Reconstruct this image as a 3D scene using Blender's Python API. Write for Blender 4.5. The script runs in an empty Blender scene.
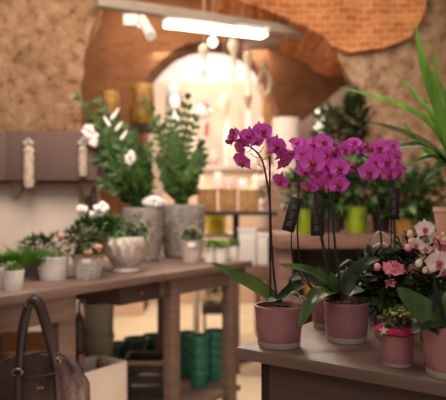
import bpy, bmesh, math, random
from mathutils import Vector, Matrix, Euler, noise
random.seed(7)
R = math.radians
scene = bpy.context.scene
C = scene.collection
F, CX, CY, H = 619.4, 223.0, 200.0, 1.20      # focal length in pixels, image centre, camera height
TZ = 0.86                                      # table height
U = Vector((.588, .809, 0)); V = Vector((-.809, .588, 0)); UP = Vector((0, 0, 1))

def at(px, py, d): return Vector(((px-CX)*d/F, d, H-(py-CY)*d/F))
def on(px, py, z=TZ, back=0.0):
    d = (H-z)*F/(py-CY)+back
    return Vector(((px-CX)*d/F, d, z))
def lin(c):
    c /= 255.0
    return c/12.92 if c <= .04045 else ((c+.055)/1.055)**2.4
def rgb(r, g, b): return (lin(r), lin(g), lin(b), 1)

# ------------------------------------------------------------------ materials
def mat(name, c1, c2=None, scale=8, rough=.6, stretch=(1, 1, 1), bump=0, bscale=None, detail=4, spec=.4, trans=0, emit=None, estr=0, sss=0, lo=.35, hi=.65, coat=0):
    m = bpy.data.materials.new(name); m.use_nodes = True
    nt = m.node_tree; N = nt.nodes; L = nt.links
    b = N['Principled BSDF']
    b.inputs['Roughness'].default_value = rough
    b.inputs['Specular IOR Level'].default_value = spec
    b.inputs['Transmission Weight'].default_value = trans
    b.inputs['Coat Weight'].default_value = coat
    if sss:
        b.inputs['Subsurface Weight'].default_value = sss
        b.inputs['Subsurface Radius'].default_value = (.01, .006, .006)
    tc = N.new('ShaderNodeTexCoord'); mp = N.new('ShaderNodeMapping')
    mp.inputs['Scale'].default_value = stretch
    L.new(tc.outputs['Object'], mp.inputs['Vector'])
    nz = N.new('ShaderNodeTexNoise'); nz.inputs['Scale'].default_value = scale; nz.inputs['Detail'].default_value = detail
    L.new(mp.outputs['Vector'], nz.inputs['Vector'])
    cr = N.new('ShaderNodeValToRGB')
    cr.color_ramp.elements[0].position = lo; cr.color_ramp.elements[1].position = hi
    cr.color_ramp.elements[0].color = c1; cr.color_ramp.elements[1].color = c2 or c1
    L.new(nz.outputs['Fac'], cr.inputs['Fac']); L.new(cr.outputs['Color'], b.inputs['Base Color'])
    if emit:
        b.inputs['Emission Color'].default_value = emit; b.inputs['Emission Strength'].default_value = estr
    if bump:
        n2 = N.new('ShaderNodeTexNoise'); n2.inputs['Scale'].default_value = bscale or scale*2; n2.inputs['Detail'].default_value = 6
        L.new(mp.outputs['Vector'], n2.inputs['Vector'])
        bp = N.new('ShaderNodeBump'); bp.inputs['Strength'].default_value = bump; bp.inputs['Distance'].default_value = .02
        L.new(n2.outputs['Fac'], bp.inputs['Height']); L.new(bp.outputs['Normal'], b.inputs['Normal'])
    return m

def brick_mat(name, a, b2, mortar, scale, rough=.9, nscale=3, c_lo=None):
    m = bpy.data.materials.new(name); m.use_nodes = True
    nt = m.node_tree; N = nt.nodes; L = nt.links; b = N['Principled BSDF']
    b.inputs['Roughness'].default_value = rough; b.inputs['Specular IOR Level'].default_value = .15
    tc = N.new('ShaderNodeTexCoord'); mp = N.new('ShaderNodeMapping'); mp.inputs['Rotation'].default_value = (R(90), 0, 0)
    L.new(tc.outputs['Object'], mp.inputs['Vector'])
    nzv = N.new('ShaderNodeTexNoise'); nzv.inputs['Scale'].default_value = 5
    mixv = N.new('ShaderNodeMixRGB'); mixv.inputs['Fac'].default_value = .06
    L.new(tc.outputs['Object'], nzv.inputs['Vector']); L.new(mp.outputs['Vector'], mixv.inputs[1]); L.new(nzv.outputs['Color'], mixv.inputs[2])
    br = N.new('ShaderNodeTexBrick'); br.inputs['Color1'].default_value = a; br.inputs['Color2'].default_value = b2; br.inputs['Mortar'].default_value = mortar
    br.inputs['Scale'].default_value = scale; br.inputs['Mortar Size'].default_value = .025; br.inputs['Mortar Smooth'].default_value = .6
    L.new(mixv.outputs['Color'], br.inputs['Vector'])
    nz = N.new('ShaderNodeTexNoise'); nz.inputs['Scale'].default_value = nscale; nz.inputs['Detail'].default_value = 8; nz.inputs['Roughness'].default_value = .7
    L.new(tc.outputs['Object'], nz.inputs['Vector'])
    cr = N.new('ShaderNodeValToRGB'); cr.color_ramp.elements[0].position = .3; cr.color_ramp.elements[1].position = .75
    cr.color_ramp.elements[0].color = c_lo or (.45, .42, .4, 1); cr.color_ramp.elements[1].color = (1.25, 1.2, 1.15, 1)
    L.new(nz.outputs['Fac'], cr.inputs['Fac'])
    mx = N.new('ShaderNodeMixRGB'); mx.blend_type = 'MULTIPLY'; mx.inputs['Fac'].default_value = .9
    L.new(br.outputs['Color'], mx.inputs[1]); L.new(cr.outputs['Color'], mx.inputs[2]); L.new(mx.outputs['Color'], b.inputs['Base Color'])
    bp = N.new('ShaderNodeBump'); bp.inputs['Strength'].default_value = .8; bp.inputs['Distance'].default_value = .03
    L.new(nz.outputs['Fac'], bp.inputs['Height']); L.new(bp.outputs['Normal'], b.inputs['Normal'])
    return m

def stone_mat(name, c_dark, c_mid, c_light, scale=5):
    m = bpy.data.materials.new(name); m.use_nodes = True
    nt = m.node_tree; N = nt.nodes; L = nt.links; b = N['Principled BSDF']
    b.inputs['Roughness'].default_value = .92; b.inputs['Specular IOR Level'].default_value = .1
    tc = N.new('ShaderNodeTexCoord')
    n1 = N.new('ShaderNodeTexNoise'); n1.inputs['Scale'].default_value = scale; n1.inputs['Detail'].default_value = 10; n1.inputs['Roughness'].default_value = .75
    n2 = N.new('ShaderNodeTexNoise'); n2.inputs['Scale'].default_value = scale*.35; n2.inputs['Detail'].default_value = 3
    vo = N.new('ShaderNodeTexVoronoi'); vo.inputs['Scale'].default_value = scale*2.2
    for n in (n1, n2, vo): L.new(tc.outputs['Object'], n.inputs['Vector'])
    cr = N.new('ShaderNodeValToRGB'); e = cr.color_ramp.elements
    e[0].position = .36; e[0].color = c_dark; e[1].position = .62; e[1].color = c_light
    k = e.new(.46); k.color = c_mid
    L.new(n1.outputs['Fac'], cr.inputs['Fac'])
    cr2 = N.new('ShaderNodeValToRGB'); cr2.color_ramp.elements[0].position = .3; cr2.color_ramp.elements[1].position = .7
    cr2.color_ramp.elements[0].color = (.72, .68, .62, 1); cr2.color_ramp.elements[1].color = (1.1, 1.1, 1.1, 1)
    L.new(n2.outputs['Fac'], cr2.inputs['Fac'])
    cr3 = N.new('ShaderNodeValToRGB'); cr3.color_ramp.elements[0].position = .03; cr3.color_ramp.elements[1].position = .16
    cr3.color_ramp.elements[0].color = (.45, .38, .33, 1); cr3.color_ramp.elements[1].color = (1, 1, 1, 1)
    L.new(vo.outputs['Distance'], cr3.inputs['Fac'])
    mx = N.new('ShaderNodeMixRGB'); mx.blend_type = 'MULTIPLY'; mx.inputs['Fac'].default_value = 1
    L.new(cr.outputs['Color'], mx.inputs[1]); L.new(cr2.outputs['Color'], mx.inputs[2])
    mx2 = N.new('ShaderNodeMixRGB'); mx2.blend_type = 'MULTIPLY'; mx2.inputs['Fac'].default_value = .8
    L.new(mx.outputs['Color'], mx2.inputs[1]); L.new(cr3.outputs['Color'], mx2.inputs[2])
    L.new(mx2.outputs['Color'], b.inputs['Base Color'])
    bp = N.new('ShaderNodeBump'); bp.inputs['Strength'].default_value = 1; bp.inputs['Distance'].default_value = .05
    L.new(n1.outputs['Fac'], bp.inputs['Height']); L.new(bp.outputs['Normal'], b.inputs['Normal'])
    return m

M = {}
M['taupe'] = mat('taupe_paint', rgb(104, 82, 73), rgb(118, 94, 84), 6, .55, (1, 1, 8), .05, 30)
M['front'] = mat('taupe_tabletop', rgb(100, 79, 70), rgb(122, 98, 88), 5, .42, (1, 1, 6), .06, 30, spec=.5)
M['apron'] = mat('taupe_apron', rgb(80, 61, 55), rgb(90, 70, 63), 6, .6, (1, 1, 8))
M['shelfbrown'] = mat('brown_box_paint', rgb(92, 70, 63), rgb(100, 77, 70), 3, .7)
M['darkwood'] = mat('dark_wood', rgb(48, 35, 31), rgb(64, 47, 40), 8, .6, (1, 1, 5))
M['midwood'] = mat('brown_wood', rgb(110, 80, 66), rgb(133, 100, 84), 5, .6, (1, 1, 6))
M['orangewood'] = mat('orange_wood', rgb(150, 95, 48), rgb(178, 120, 66), 6, .6, (1, 1, 7))
M['pink'] = mat('pink_glazed_pot', rgb(158, 103, 108), rgb(168, 114, 119), 5, .2, spec=.5, sss=.1, coat=.35)
M['pink_dull'] = mat('mauve_glazed_pot', rgb(140, 88, 95), rgb(150, 96, 104), 5, .25, spec=.45, coat=.25)
M['glassbase'] = mat('cloudy_glass_base', rgb(182, 162, 146), rgb(196, 178, 162), 8, .12, spec=.6, trans=.25)
M['bark'] = mat('bark_mix', rgb(52, 38, 30), rgb(120, 98, 78), 60, .9, bump=.8, bscale=90)
M['leaf'] = mat('orchid_leaf', rgb(50, 72, 32), rgb(80, 106, 48), 12, .27, spec=.55)
M['leafbright'] = mat('orchid_leaf_light', rgb(80, 104, 44), rgb(100, 122, 56), 12, .32, spec=.5)
M['leafdark'] = mat('dark_leaf', rgb(32, 44, 24), rgb(54, 70, 38), 18, .42, spec=.3)
M['foliage'] = mat('green_foliage', rgb(44, 76, 36), rgb(82, 120, 58), 22, .4)
M['foliage2'] = mat('olive_foliage', rgb(54, 70, 38), rgb(104, 116, 66), 22, .45)
M['bgfoliage'] = mat('deep_green_foliage', rgb(38, 62, 32), rgb(84, 118, 62), 12, .45)
M['zz'] = mat('glossy_zz_leaf', rgb(32, 56, 22), rgb(72, 98, 40), 14, .45, spec=.3)
M['grass'] = mat('fresh_grass', rgb(66, 112, 38), rgb(112, 158, 58), 18, .6)
M['yucca'] = mat('yucca_leaf', rgb(84, 132, 40), rgb(122, 168, 62), 4, .32, (6, 6, .5), spec=.5)
M['variegated'] = mat('pale_striped_leaf', rgb(112, 122, 92), rgb(206, 204, 184), 9, .4)
M['stem'] = mat('orchid_stem', rgb(40, 36, 28), rgb(60, 46, 36), 20, .45)
M['pedicel'] = mat('orchid_pedicel', rgb(150, 104, 84), rgb(142, 70, 92), 20, .5)
M['stake'] = mat('dark_stake', rgb(30, 26, 27), rgb(38, 33, 32), 8, .5)
M['tag'] = mat('black_card', rgb(31, 26, 28), rgb(36, 31, 32), 8, .4)
M['tagprint'] = mat('grey_print', rgb(96, 86, 84), rgb(120, 108, 104), 90, .6)
M['magenta'] = mat('magenta_petal', rgb(222, 78, 196), rgb(238, 112, 218), 26, .45, spec=.3, sss=.12)
M['magenta_d'] = mat('deep_magenta_petal', rgb(206, 62, 172), rgb(226, 86, 196), 26, .45, spec=.3, sss=.12)
M['lip'] = mat('orange_magenta_lip', rgb(138, 14, 88), rgb(206, 96, 62), 90, .45)
M['budm'] = mat('purple_bud', rgb(116, 34, 78), rgb(150, 52, 104), 26, .45)
M['white_petal'] = mat('blush_petal', rgb(238, 208, 206), rgb(246, 226, 222), 26, .5, spec=.3, sss=.12)
M['lip2'] = mat('rose_lip', rgb(188, 40, 92), rgb(226, 120, 142), 90, .45)
M['budc'] = mat('cream_bud', rgb(214, 192, 142), rgb(230, 206, 178), 26, .5)
M['azalea'] = mat('pink_azalea_petal', rgb(240, 124, 146), rgb(252, 172, 182), 30, .5, sss=.1)
M['wrap'] = mat('magenta_felt', rgb(160, 24, 74), rgb(182, 40, 92), 60, .9, bump=.4, bscale=120)
M['star'] = mat('straw_star', rgb(206, 178, 132), rgb(226, 204, 160), 40, .8)
M['kal'] = mat('yellow_green_bud', rgb(150, 150, 58), rgb(206, 190, 104), 60, .5)
M['white'] = mat('white_ceramic', rgb(228, 221, 215), rgb(238, 232, 226), 6, .35)
M['whitegrey'] = mat('grey_ceramic', rgb(158, 152, 148), rgb(172, 166, 162), 6, .5)
M['shell'] = mat('pale_stoneware', rgb(172, 156, 146), rgb(206, 192, 182), 12, .6, bump=.2)
M['greytex'] = mat('grey_textured_pot', rgb(118, 108, 101), rgb(150, 140, 132), 24, .8, bump=.3, bscale=30)
M['wicker'] = mat('whitewashed_wicker', rgb(150, 140, 132), rgb(226, 218, 210), 70, .8, (1, 1, 3), bump=.6, bscale=90)
M['rim'] = mat('brown_wicker_rim', rgb(122, 92, 70), rgb(150, 116, 90), 60, .8)
M['card'] = mat('white_card', rgb(236, 230, 226), rgb(240, 235, 230), 6, .6)
M['gold'] = mat('old_gold', rgb(84, 58, 24), rgb(146, 110, 44), 14, .45)
M['lime'] = mat('lime_pot', rgb(134, 152, 24), rgb(150, 168, 34), 5, .35)
M['yellow'] = mat('yellow_pot', rgb(222, 204, 48), rgb(232, 216, 78), 8, .4, (8, 8, .3))
M['darkpot'] = mat('dark_grey_pot', rgb(70, 62, 58), rgb(84, 75, 70), 6, .5)
M['terracotta'] = mat('terracotta', rgb(176, 132, 108), rgb(192, 148, 124), 8, .7)
M['orangepot'] = mat('ochre_pot', rgb(168, 122, 56), rgb(186, 140, 72), 6, .5)
M['basket'] = mat('tan_basket', rgb(150, 106, 60), rgb(198, 152, 98), 30, .8, (1, 1, 3), bump=.5, bscale=50)
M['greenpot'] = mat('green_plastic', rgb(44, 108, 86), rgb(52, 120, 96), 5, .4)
M['green_shaded'] = mat('shaded_green_plastic', rgb(28, 62, 50), rgb(34, 70, 58), 5, .45)  # same green plastic as the other stacks, shade put into the colour
M['bucket'] = mat('grey_green_bucket', rgb(124, 118, 106), rgb(134, 128, 115), 5, .6)
M['leather'] = mat('brown_leather', rgb(52, 36, 34), rgb(64, 45, 41), 14, .5, bump=.2, bscale=60, spec=.3)
M['leatherd'] = mat('dark_leather', rgb(44, 30, 29), rgb(54, 38, 36), 14, .5, bump=.2, bscale=60, spec=.3)
M['metal'] = mat('dull_metal', rgb(130, 115, 100), rgb(150, 135, 118), 10, .35); M['metal'].node_tree.nodes['Principled BSDF'].inputs['Metallic'].default_value = .8
M['greymetal'] = mat('grey_rail_paint', rgb(150, 134, 118), rgb(166, 150, 133), 6, .5)
M['straw'] = mat('straw_bundle', rgb(168, 148, 124), rgb(214, 196, 172), 30, .85, (3, 3, 1), bump=.6, bscale=60)
M['tube'] = mat('lamp_diffuser', rgb(255, 248, 235), None, 5, .5, emit=(1, .92, .8, 1), estr=7)
M['bulb'] = mat('lit_glass', rgb(255, 244, 228), None, 5, .3, emit=(1, .88, .72, 1), estr=2.2)
M['ornament'] = mat('cream_ornament', rgb(236, 218, 192), rgb(246, 232, 210), 10, .5)
M['red'] = mat('red_paint', rgb(196, 52, 40), rgb(208, 70, 56), 10, .5)
M['creampanel'] = mat('cream_wall_panel', rgb(206, 176, 150), rgb(222, 194, 168), 2.5, .9)
M['floor'] = mat('cream_floor', rgb(202, 180, 146), rgb(216, 196, 164), 2, .5, bump=.02)
M['plaster'] = mat('white_plaster', rgb(222, 202, 192), rgb(230, 212, 203), 3, .9)
M['plaster2'] = mat('pale_wall_plaster', rgb(196, 178, 166), rgb(214, 198, 187), 3, .9, bump=.15, bscale=10)
M['ceil'] = mat('ceiling_plaster', rgb(150, 112, 84), rgb(170, 130, 100), 3, .9)
M['stoneL'] = stone_mat('rough_tan_stone', rgb(112, 76, 50), rgb(196, 150, 114), rgb(222, 184, 150), 15)
M['stoneR'] = stone_mat('rough_grey_stone', rgb(116, 88, 66), rgb(182, 144, 112), rgb(214, 180, 148), 13)
M['brickO'] = brick_mat('orange_brick', rgb(180, 106, 62), rgb(206, 138, 88), rgb(218, 170, 124), 5.5, nscale=4, c_lo=(.55, .5, .46, 1))
M['brickB'] = brick_mat('brown_brick', rgb(100, 66, 42), rgb(114, 75, 49), rgb(118, 82, 57), 4.5, nscale=1.6, c_lo=(.6, .56, .52, 1))

# ------------------------------------------------------------------ object helpers
WINV = {}
def thing(name, label, cat, loc=(0, 0, 0), rz=0, group=None):
    o = bpy.data.objects.new(name, None); C.objects.link(o)
    o.empty_display_size = .05
    o.location = loc; o.rotation_euler = (0, 0, rz); o['label'] = label; o['category'] = cat
    if group: o['group'] = group
    WINV[o.name] = (Matrix.Translation(Vector(loc)) @ Matrix.Rotation(rz, 4, 'Z')).inverted()
    return o
def finish(bm, smooth=True):
    bmesh.ops.recalc_face_normals(bm, faces=bm.faces[:])
    if smooth:
        for f in bm.faces: f.smooth = True
def sharp_by_angle(me, ang=40):
    try: me.set_sharp_from_angle(angle=R(ang))
    except Exception: pass
def root_of(o):
    while o.parent: o = o.parent
    return o
def obj(name, bm, m, parent=None, world=True, smooth=True, label=None, ang=40, mats=None):
    """link one mesh; with world=True the mesh was built in world coordinates"""
    finish(bm, smooth)
    if parent is not None and world: bm.transform(WINV[root_of(parent).name])
    me = bpy.data.meshes.new(name); bm.to_mesh(me); bm.free()
    if smooth: sharp_by_angle(me, ang)
    me.materials.append(M[m] if isinstance(m, str) else m)
    for k in (mats or []): me.materials.append(M[k])
    o = bpy.data.objects.new(name, me); C.objects.link(o); o.parent = parent
    if label: o['label'] = label
    return o
def tag(o, label, cat, group=None, kind=None):
    o['label'] = label; o['category'] = cat
    if group: o['group'] = group
    if kind: o['kind'] = kind
    return o
def struct(name, bm, m, smooth=False):
    o = obj(name, bm, m, None, smooth=smooth); o['kind'] = 'structure'; return o
def dup(root, loc, rz=None, label=None, group=None):
    r = root.copy(); C.objects.link(r); r.location = loc
    if rz is not None: r.rotation_euler = (0, 0, rz)
    if label: r['label'] = label
    if group: r['group'] = group
    WINV[r.name] = (Matrix.Translation(Vector(loc)) @ Matrix.Rotation(r.rotation_euler.z, 4, 'Z')).inverted()
    for ch in list(root.children):
        c = ch.copy(); C.objects.link(c); c.parent = r
        for g in ch.children:
            d = g.copy(); C.objects.link(d); d.parent = c
    return r

# ------------------------------------------------------------------ shape helpers
def BM(): return bmesh.new()
def frame_box(bm, o, ax, ay, az, bev=.004):
    """box from corner o along three vectors"""
    vs = []
    for k in (0, 1):
        for j in (0, 1):
            for i in (0, 1): vs.append(bm.verts.new(o+ax*i+ay*j+az*k))
    q = [(0, 1, 3, 2), (4, 6, 7, 5), (0, 4, 5, 1), (2, 3, 7, 6), (0, 2, 6, 4), (1, 5, 7, 3)]
    fs = [bm.faces.new([vs[i] for i in f]) for f in q]
    if bev:
        es = list({e for f in fs for e in f.edges})
        bmesh.ops.bevel(bm, geom=es, offset=bev, segments=2, affect='EDGES', profile=.5)
    return bm
def box(bm, c, s, bev=.004, rz=0):
    rot = Matrix.Rotation(rz, 3, 'Z'); s = Vector(s)
    ax, ay, az = rot@Vector((s.x, 0, 0)), rot@Vector((0, s.y, 0)), Vector((0, 0, s.z))
    return frame_box(bm, Vector(c)-ax/2-ay/2, ax, ay, az, bev)      # c = centre of the underside
def lathe(bm, prof, loc=(0, 0, 0), seg=40, fn=None, cap=True):
    loc = Vector(loc); rings = []
    for r, z in prof:
        ring = []
        for i in range(seg):
            a = 2*math.pi*i/seg; rr = r*(fn(a, z) if fn else 1)
            ring.append(bm.verts.new(loc+Vector((rr*math.cos(a), rr*math.sin(a), z))))
        rings.append(ring)
    for a, b in zip(rings, rings[1:]):
        for i in range(seg):
            j = (i+1) % seg; bm.faces.new((a[i], a[j], b[j], b[i]))
    if cap:
        bm.faces.new(rings[0]); bm.faces.new(rings[-1])
    return bm
def catmull(pts, n=6):
    P = [Vector(p) for p in pts]
    if len(P) < 3: return [P[0].lerp(P[-1], i/n) for i in range(n+1)]
    P = [2*P[0]-P[1]]+P+[2*P[-1]-P[-2]]; out = []
    for i in range(1, len(P)-2):
        for k in range(n):
            t = k/n; a, b, c, d = P[i-1], P[i], P[i+1], P[i+2]
            out.append(.5*((2*b)+(c-a)*t+(2*a-5*b+4*c-d)*t*t+(3*b-a-3*c+d)*t**3))
    out.append(P[-2]); return out
def tube(bm, pts, r, seg=8, n=6, smooth=True):
    P = catmull(pts, n) if smooth else [Vector(p) for p in pts]
    rings = []; N = len(P)
    ref = None
    for i, p in enumerate(P):
        t = (P[min(i+1, N-1)]-P[max(i-1, 0)]).normalized()
        if ref is None:
            ref = t.orthogonal().normalized()
        ref = (ref-t*ref.dot(t)).normalized(); b = t.cross(ref)
        k = i/(N-1)
        rr = r(k) if callable(r) else r
        rings.append([bm.verts.new(p+(ref*math.cos(2*math.pi*j/seg)+b*math.sin(2*math.pi*j/seg))*rr) for j in range(seg)])
    for a, b in zip(rings, rings[1:]):
        for j in range(seg):
            k = (j+1) % seg; bm.faces.new((a[j], a[k], b[k], b[j]))
    bm.faces.new(rings[0]); bm.faces.new(rings[-1])
    return bm
def strap(bm, pts, w, up=UP, fold=.25, n=6, shape=None):
    """leaf: a curved strip with a folded midrib and real thickness; w is the greatest half width"""
    P = catmull(pts, n); N = len(P); rows = []
    for i, p in enumerate(P):
        t = (P[min(i+1, N-1)]-P[max(i-1, 0)]).normalized()
        s = t.cross(Vector(up))
        if s.length < .05: s = t.orthogonal()
        s.normalize(); nn = s.cross(t).normalized()
        k = i/(N-1)
        ww = w*(shape(k) if shape else math.sin(math.pi*min(1, .12+.88*k)**.9)**.6 if k < 1 else 0.02)
        ww = max(ww, w*.03)
        rows.append([bm.verts.new(p+s*ww*q+nn*ww*fold*abs(q)) for q in (-1, -.5, 0, .5, 1)])
    low = [[bm.verts.new(v.co-nn*.0007) for v in r] for r in rows]
    for a, b in zip(rows, rows[1:]):
        for j in range(4): bm.faces.new((a[j], a[j+1], b[j+1], b[j]))
    for a, b in zip(low, low[1:]):
        for j in range(4): bm.faces.new((a[j+1], a[j], b[j], b[j+1]))
    return bm
def leafcloud(bm, c, rad, n, ln, wd, seed=0, up=.3, shell=.35, droop=0):
    rnd = random.Random(seed); c = Vector(c)
    for _ in range(n):
        while True:
            d = Vector((rnd.uniform(-1, 1), rnd.uniform(-1, 1), rnd.uniform(-1, 1)))
            if shell < d.length <= 1: break
        p = c+Vector((d.x*rad[0], d.y*rad[1], d.z*rad[2]))
        out = (d.normalized()+Vector((rnd.uniform(-.7, .7), rnd.uniform(-.7, .7), rnd.uniform(-.5, .5)+up))).normalized()
        s = out.cross(Vector((rnd.uniform(-.4, .4), rnd.uniform(-.4, .4), 1)))
        if s.length < .1: s = out.orthogonal()
        s.normalize(); nn = s.cross(out)
        l = ln*rnd.uniform(.7, 1.25); w = wd*rnd.uniform(.7, 1.2)
        A = bm.verts.new(p); E = bm.verts.new(p+out*l-nn*l*.12-UP*droop*l)
        m1 = p+out*l*.45+nn*l*.06
        B = bm.verts.new(m1+s*w); D = bm.verts.new(m1-s*w); K = bm.verts.new(m1-nn*w*.3)
        bm.faces.new((A, B, K)); bm.faces.new((A, K, D)); bm.faces.new((B, E, K)); bm.faces.new((K, E, D))
    return bm
def blades(bm, c, rx, ry, h, n, w, seed=0, lean=.5):
    rnd = random.Random(seed); c = Vector(c)
    for _ in range(n):
        a = rnd.uniform(0, 6.283); q = math.sqrt(rnd.random())
        b = c+Vector((rx*q*math.cos(a), ry*q*math.sin(a), 0))
        d = Vector((math.cos(a)*q*lean+rnd.uniform(-.3, .3), math.sin(a)*q*lean+rnd.uniform(-.3, .3), 1)).normalized()
        hh = h*rnd.uniform(.6, 1.1); s = Vector((math.cos(a+1.57+rnd.uniform(-1, 1)), math.sin(a+1.57), 0))*w
        m = b+d*hh*.6; t = b+d*hh+Vector((d.x, d.y, -.15))*hh*.25
        v = [bm.verts.new(x) for x in (b-s, b+s, m+s*.8, m-s*.8, t)]
        bm.faces.new((v[0], v[1], v[2], v[3])); bm.faces.new((v[3], v[2], v[4]))
    return bm
def slab(bm, pix, d, th, splay=False):
    """a wall of a given outline standing at depth d, th thick"""
    a = [bm.verts.new(at(x, y, d)) for x, y in pix]
    b = [bm.verts.new(at(x, y, d+th)*1.0 if splay else v.co+Vector((0, th, 0))) for v, (x, y) in zip(a, pix)]
    if splay:
        for v, q in zip(b, a): v.co.z = q.co.z; v.co.x += .06 if v.co.x > 0 else -.06
    bm.faces.new(a); bm.faces.new(b[::-1]); n = len(a)
    for i in range(n):
        j = (i+1) % n; bm.faces.new((a[i], b[i], b[j], a[j]))
    return bm
def ball(bm, c, r, sz=(1, 1, 1), sub=2):
    m = Matrix.Translation(Vector(c)) @ Matrix.Diagonal((r*sz[0], r*sz[1], r*sz[2], 1))
    bmesh.ops.create_icosphere(bm, subdivisions=sub, radius=1, matrix=m); return bm

# ------------------------------------------------------------------ the setting
bm = BM(); frame_box(bm, Vector((-6, -1.5, -.1)), Vector((12, 0, 0)), Vector((0, 12, 0)), Vector((0, 0, .1)), 0)
struct('floor', bm, 'floor')
bm = BM(); b0 = at(20, 0, 6.44); b1 = at(143, 0, 6.44); frame_box(bm, Vector((b0.x, 6.44, 0)), Vector((b1.x-b0.x, 0, 0)), Vector((0, .05, 0)), UP*.62, .004); struct('floor_tone_panel', bm, 'creampanel')  # cream panel added before the brick to carry on the bright floor tone
bm = BM(); frame_box(bm, Vector((-6, 1.0, 3.6)), Vector((12, 0, 0)), Vector((0, 9, 0)), Vector((0, 0, .1)), 0)
struct('ceiling', bm, 'ceil')

def rough_edge(pts, step=9, amp=2.2, seed=1):
    rnd = random.Random(seed); out = []
    for (x0, y0), (x1, y1) in zip(pts, pts[1:]):
        n = max(1, int(math.hypot(x1-x0, y1-y0)/step))
        for i in range(n):
            t = i/n; out.append((x0+(x1-x0)*t+rnd.uniform(-amp, amp)*.5, y0+(y1-y0)*t+rnd.uniform(-amp, amp)*.5))
    out.append(pts[-1]); return out
# rough stone pier on the left
D = 4.1
edge = rough_edge([(106, -60), (105, 0), (99, 14), (92, 26), (88, 40), (85, 56), (83, 72), (82, 90), (82, 130), (82, 381)], 9, 2.5)
bm = BM(); slab(bm, [(-260, -60)]+edge+[(-260, 381)], D, .7, True); struct('wall_left', bm, 'stoneL')
# brown brick wall at the back with two arched openings
D = 6.5
base = 200+1.2*F/D
arch1 = [(143, base), (143, 84), (150, 72), (160, 61), (172, 51), (187, 44), (205, 41), (225, 43), (243, 51), (256, 63), (266, 78), (274, 98), (281, 122), (285, 150), (285, base)]
arch2 = [(299, base), (299, 122), (312, 112), (326, 102), (340, 88), (352, 79), (366, 73), (382, 70), (382, base)]
bm = BM(); slab(bm, [(20, -90), (20, base)]+arch1+arch2+[(520, base), (520, -90)], D, .5); struct('wall_back', bm, 'brickB')
# the lit room behind
bm = BM(); frame_box(bm, Vector((-3, 8.6, 0)), Vector((6, 0, 0)), Vector((0, .1, 0)), Vector((0, 0, 3.6)), 0)
struct('wall_rear', bm, 'plaster')
# right stone pier and the orange brick arch that springs from it
D = 4.6
base = 200+1.2*F/D
edge = rough_edge([(362, base), (362, 130), (361, 104), (356, 88), (348, 74), (340, 60), (336, 46)], 8, 2.5, 4)
bm = BM(); slab(bm, edge+[(345, 30), (420, -60), (640, -60), (640, base)], D, .8, True); struct('wall_right', bm, 'stoneR')
D = 4.5
low = rough_edge([(214, -8), (250, 4), (276, 13), (302, 25), (320, 33), (333, 46), (346, 52), (362, 51), (380, 48), (396, 44), (410, 37), (420, 24), (426, 6), (430, -20)], 6, 1.6, 9)
bm = BM(); slab(bm, low+[(430, -75), (214, -75)], D, .9); struct('wall_arch', bm, 'brickO')
# grey rails under the vault
bm = BM()
a, b = at(96, 7, 3.9), at(327, 41, 4.9); dd = (b-a); sd = dd.cross(UP).normalized()*.09
frame_box(bm, a-sd*.5, dd, sd, UP*.065, .004); struct('trim_1', bm, 'greymetal')
bm = BM()
a, b = at(246, 50, 5.4), at(304, 38, 4.95); dd = (b-a); sd = dd.cross(UP).normalized()*.10
frame_box(bm, a-sd*.5, dd, sd, UP*.06, .004); struct('trim_2', bm, 'greymetal')

# ------------------------------------------------------------------ fluorescent lamp, spot
a, b = at(164, 23.5, 4.25), at(266, 34, 4.56); b.z = a.z = (a.z+b.z)/2
t = thing('fluorescent_lamp', 'long bright fluorescent ceiling lamp with white housing', 'lamp', a)
dd = b-a; sd = dd.cross(UP).normalized()
bm = BM(); frame_box(bm, a-sd*.06+UP*.012, dd, sd*.12, UP*.03, .008); obj('housing', bm, 'white', t)
bm = BM(); frame_box(bm, a-sd*.055+dd*.015-UP*.022, dd*.97, sd*.11, UP*.032, .01); obj('diffuser', bm, 'tube', t)
bm = BM(); e = a+dd*.05; frame_box(bm, e-sd*.07-dd*.03+UP*.005, dd*.11, sd*.14, UP*.065, .028); obj('end_cap', bm, 'white', t)
bm = BM(); e = a+dd*.96; frame_box(bm, e-sd*.07-dd*.01-UP*.01, dd*.05, sd*.14, UP*.06, .02); obj('end_cap', bm, 'white', t)
p = at(134, 27, 3.9)
t = thing('track_spotlight', 'white spotlight hanging from the grey rail beside the stone pier', 'spotlight', p)
bm = BM(); box(bm, at(131, 27, 3.9), (.09, .08, .075), .008); obj('driver_box', bm, 'white', t)
bm = BM(); tube(bm, [at(139, 16, 3.9), at(142, 22, 3.9)], .018, 10); obj('swivel', bm, 'darkpot', t)
bm = BM(); tube(bm, [at(141, 19, 3.9), at(151, 36, 3.8)], .034, 16, 3); obj('lamp_head', bm, 'white', t)

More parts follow.
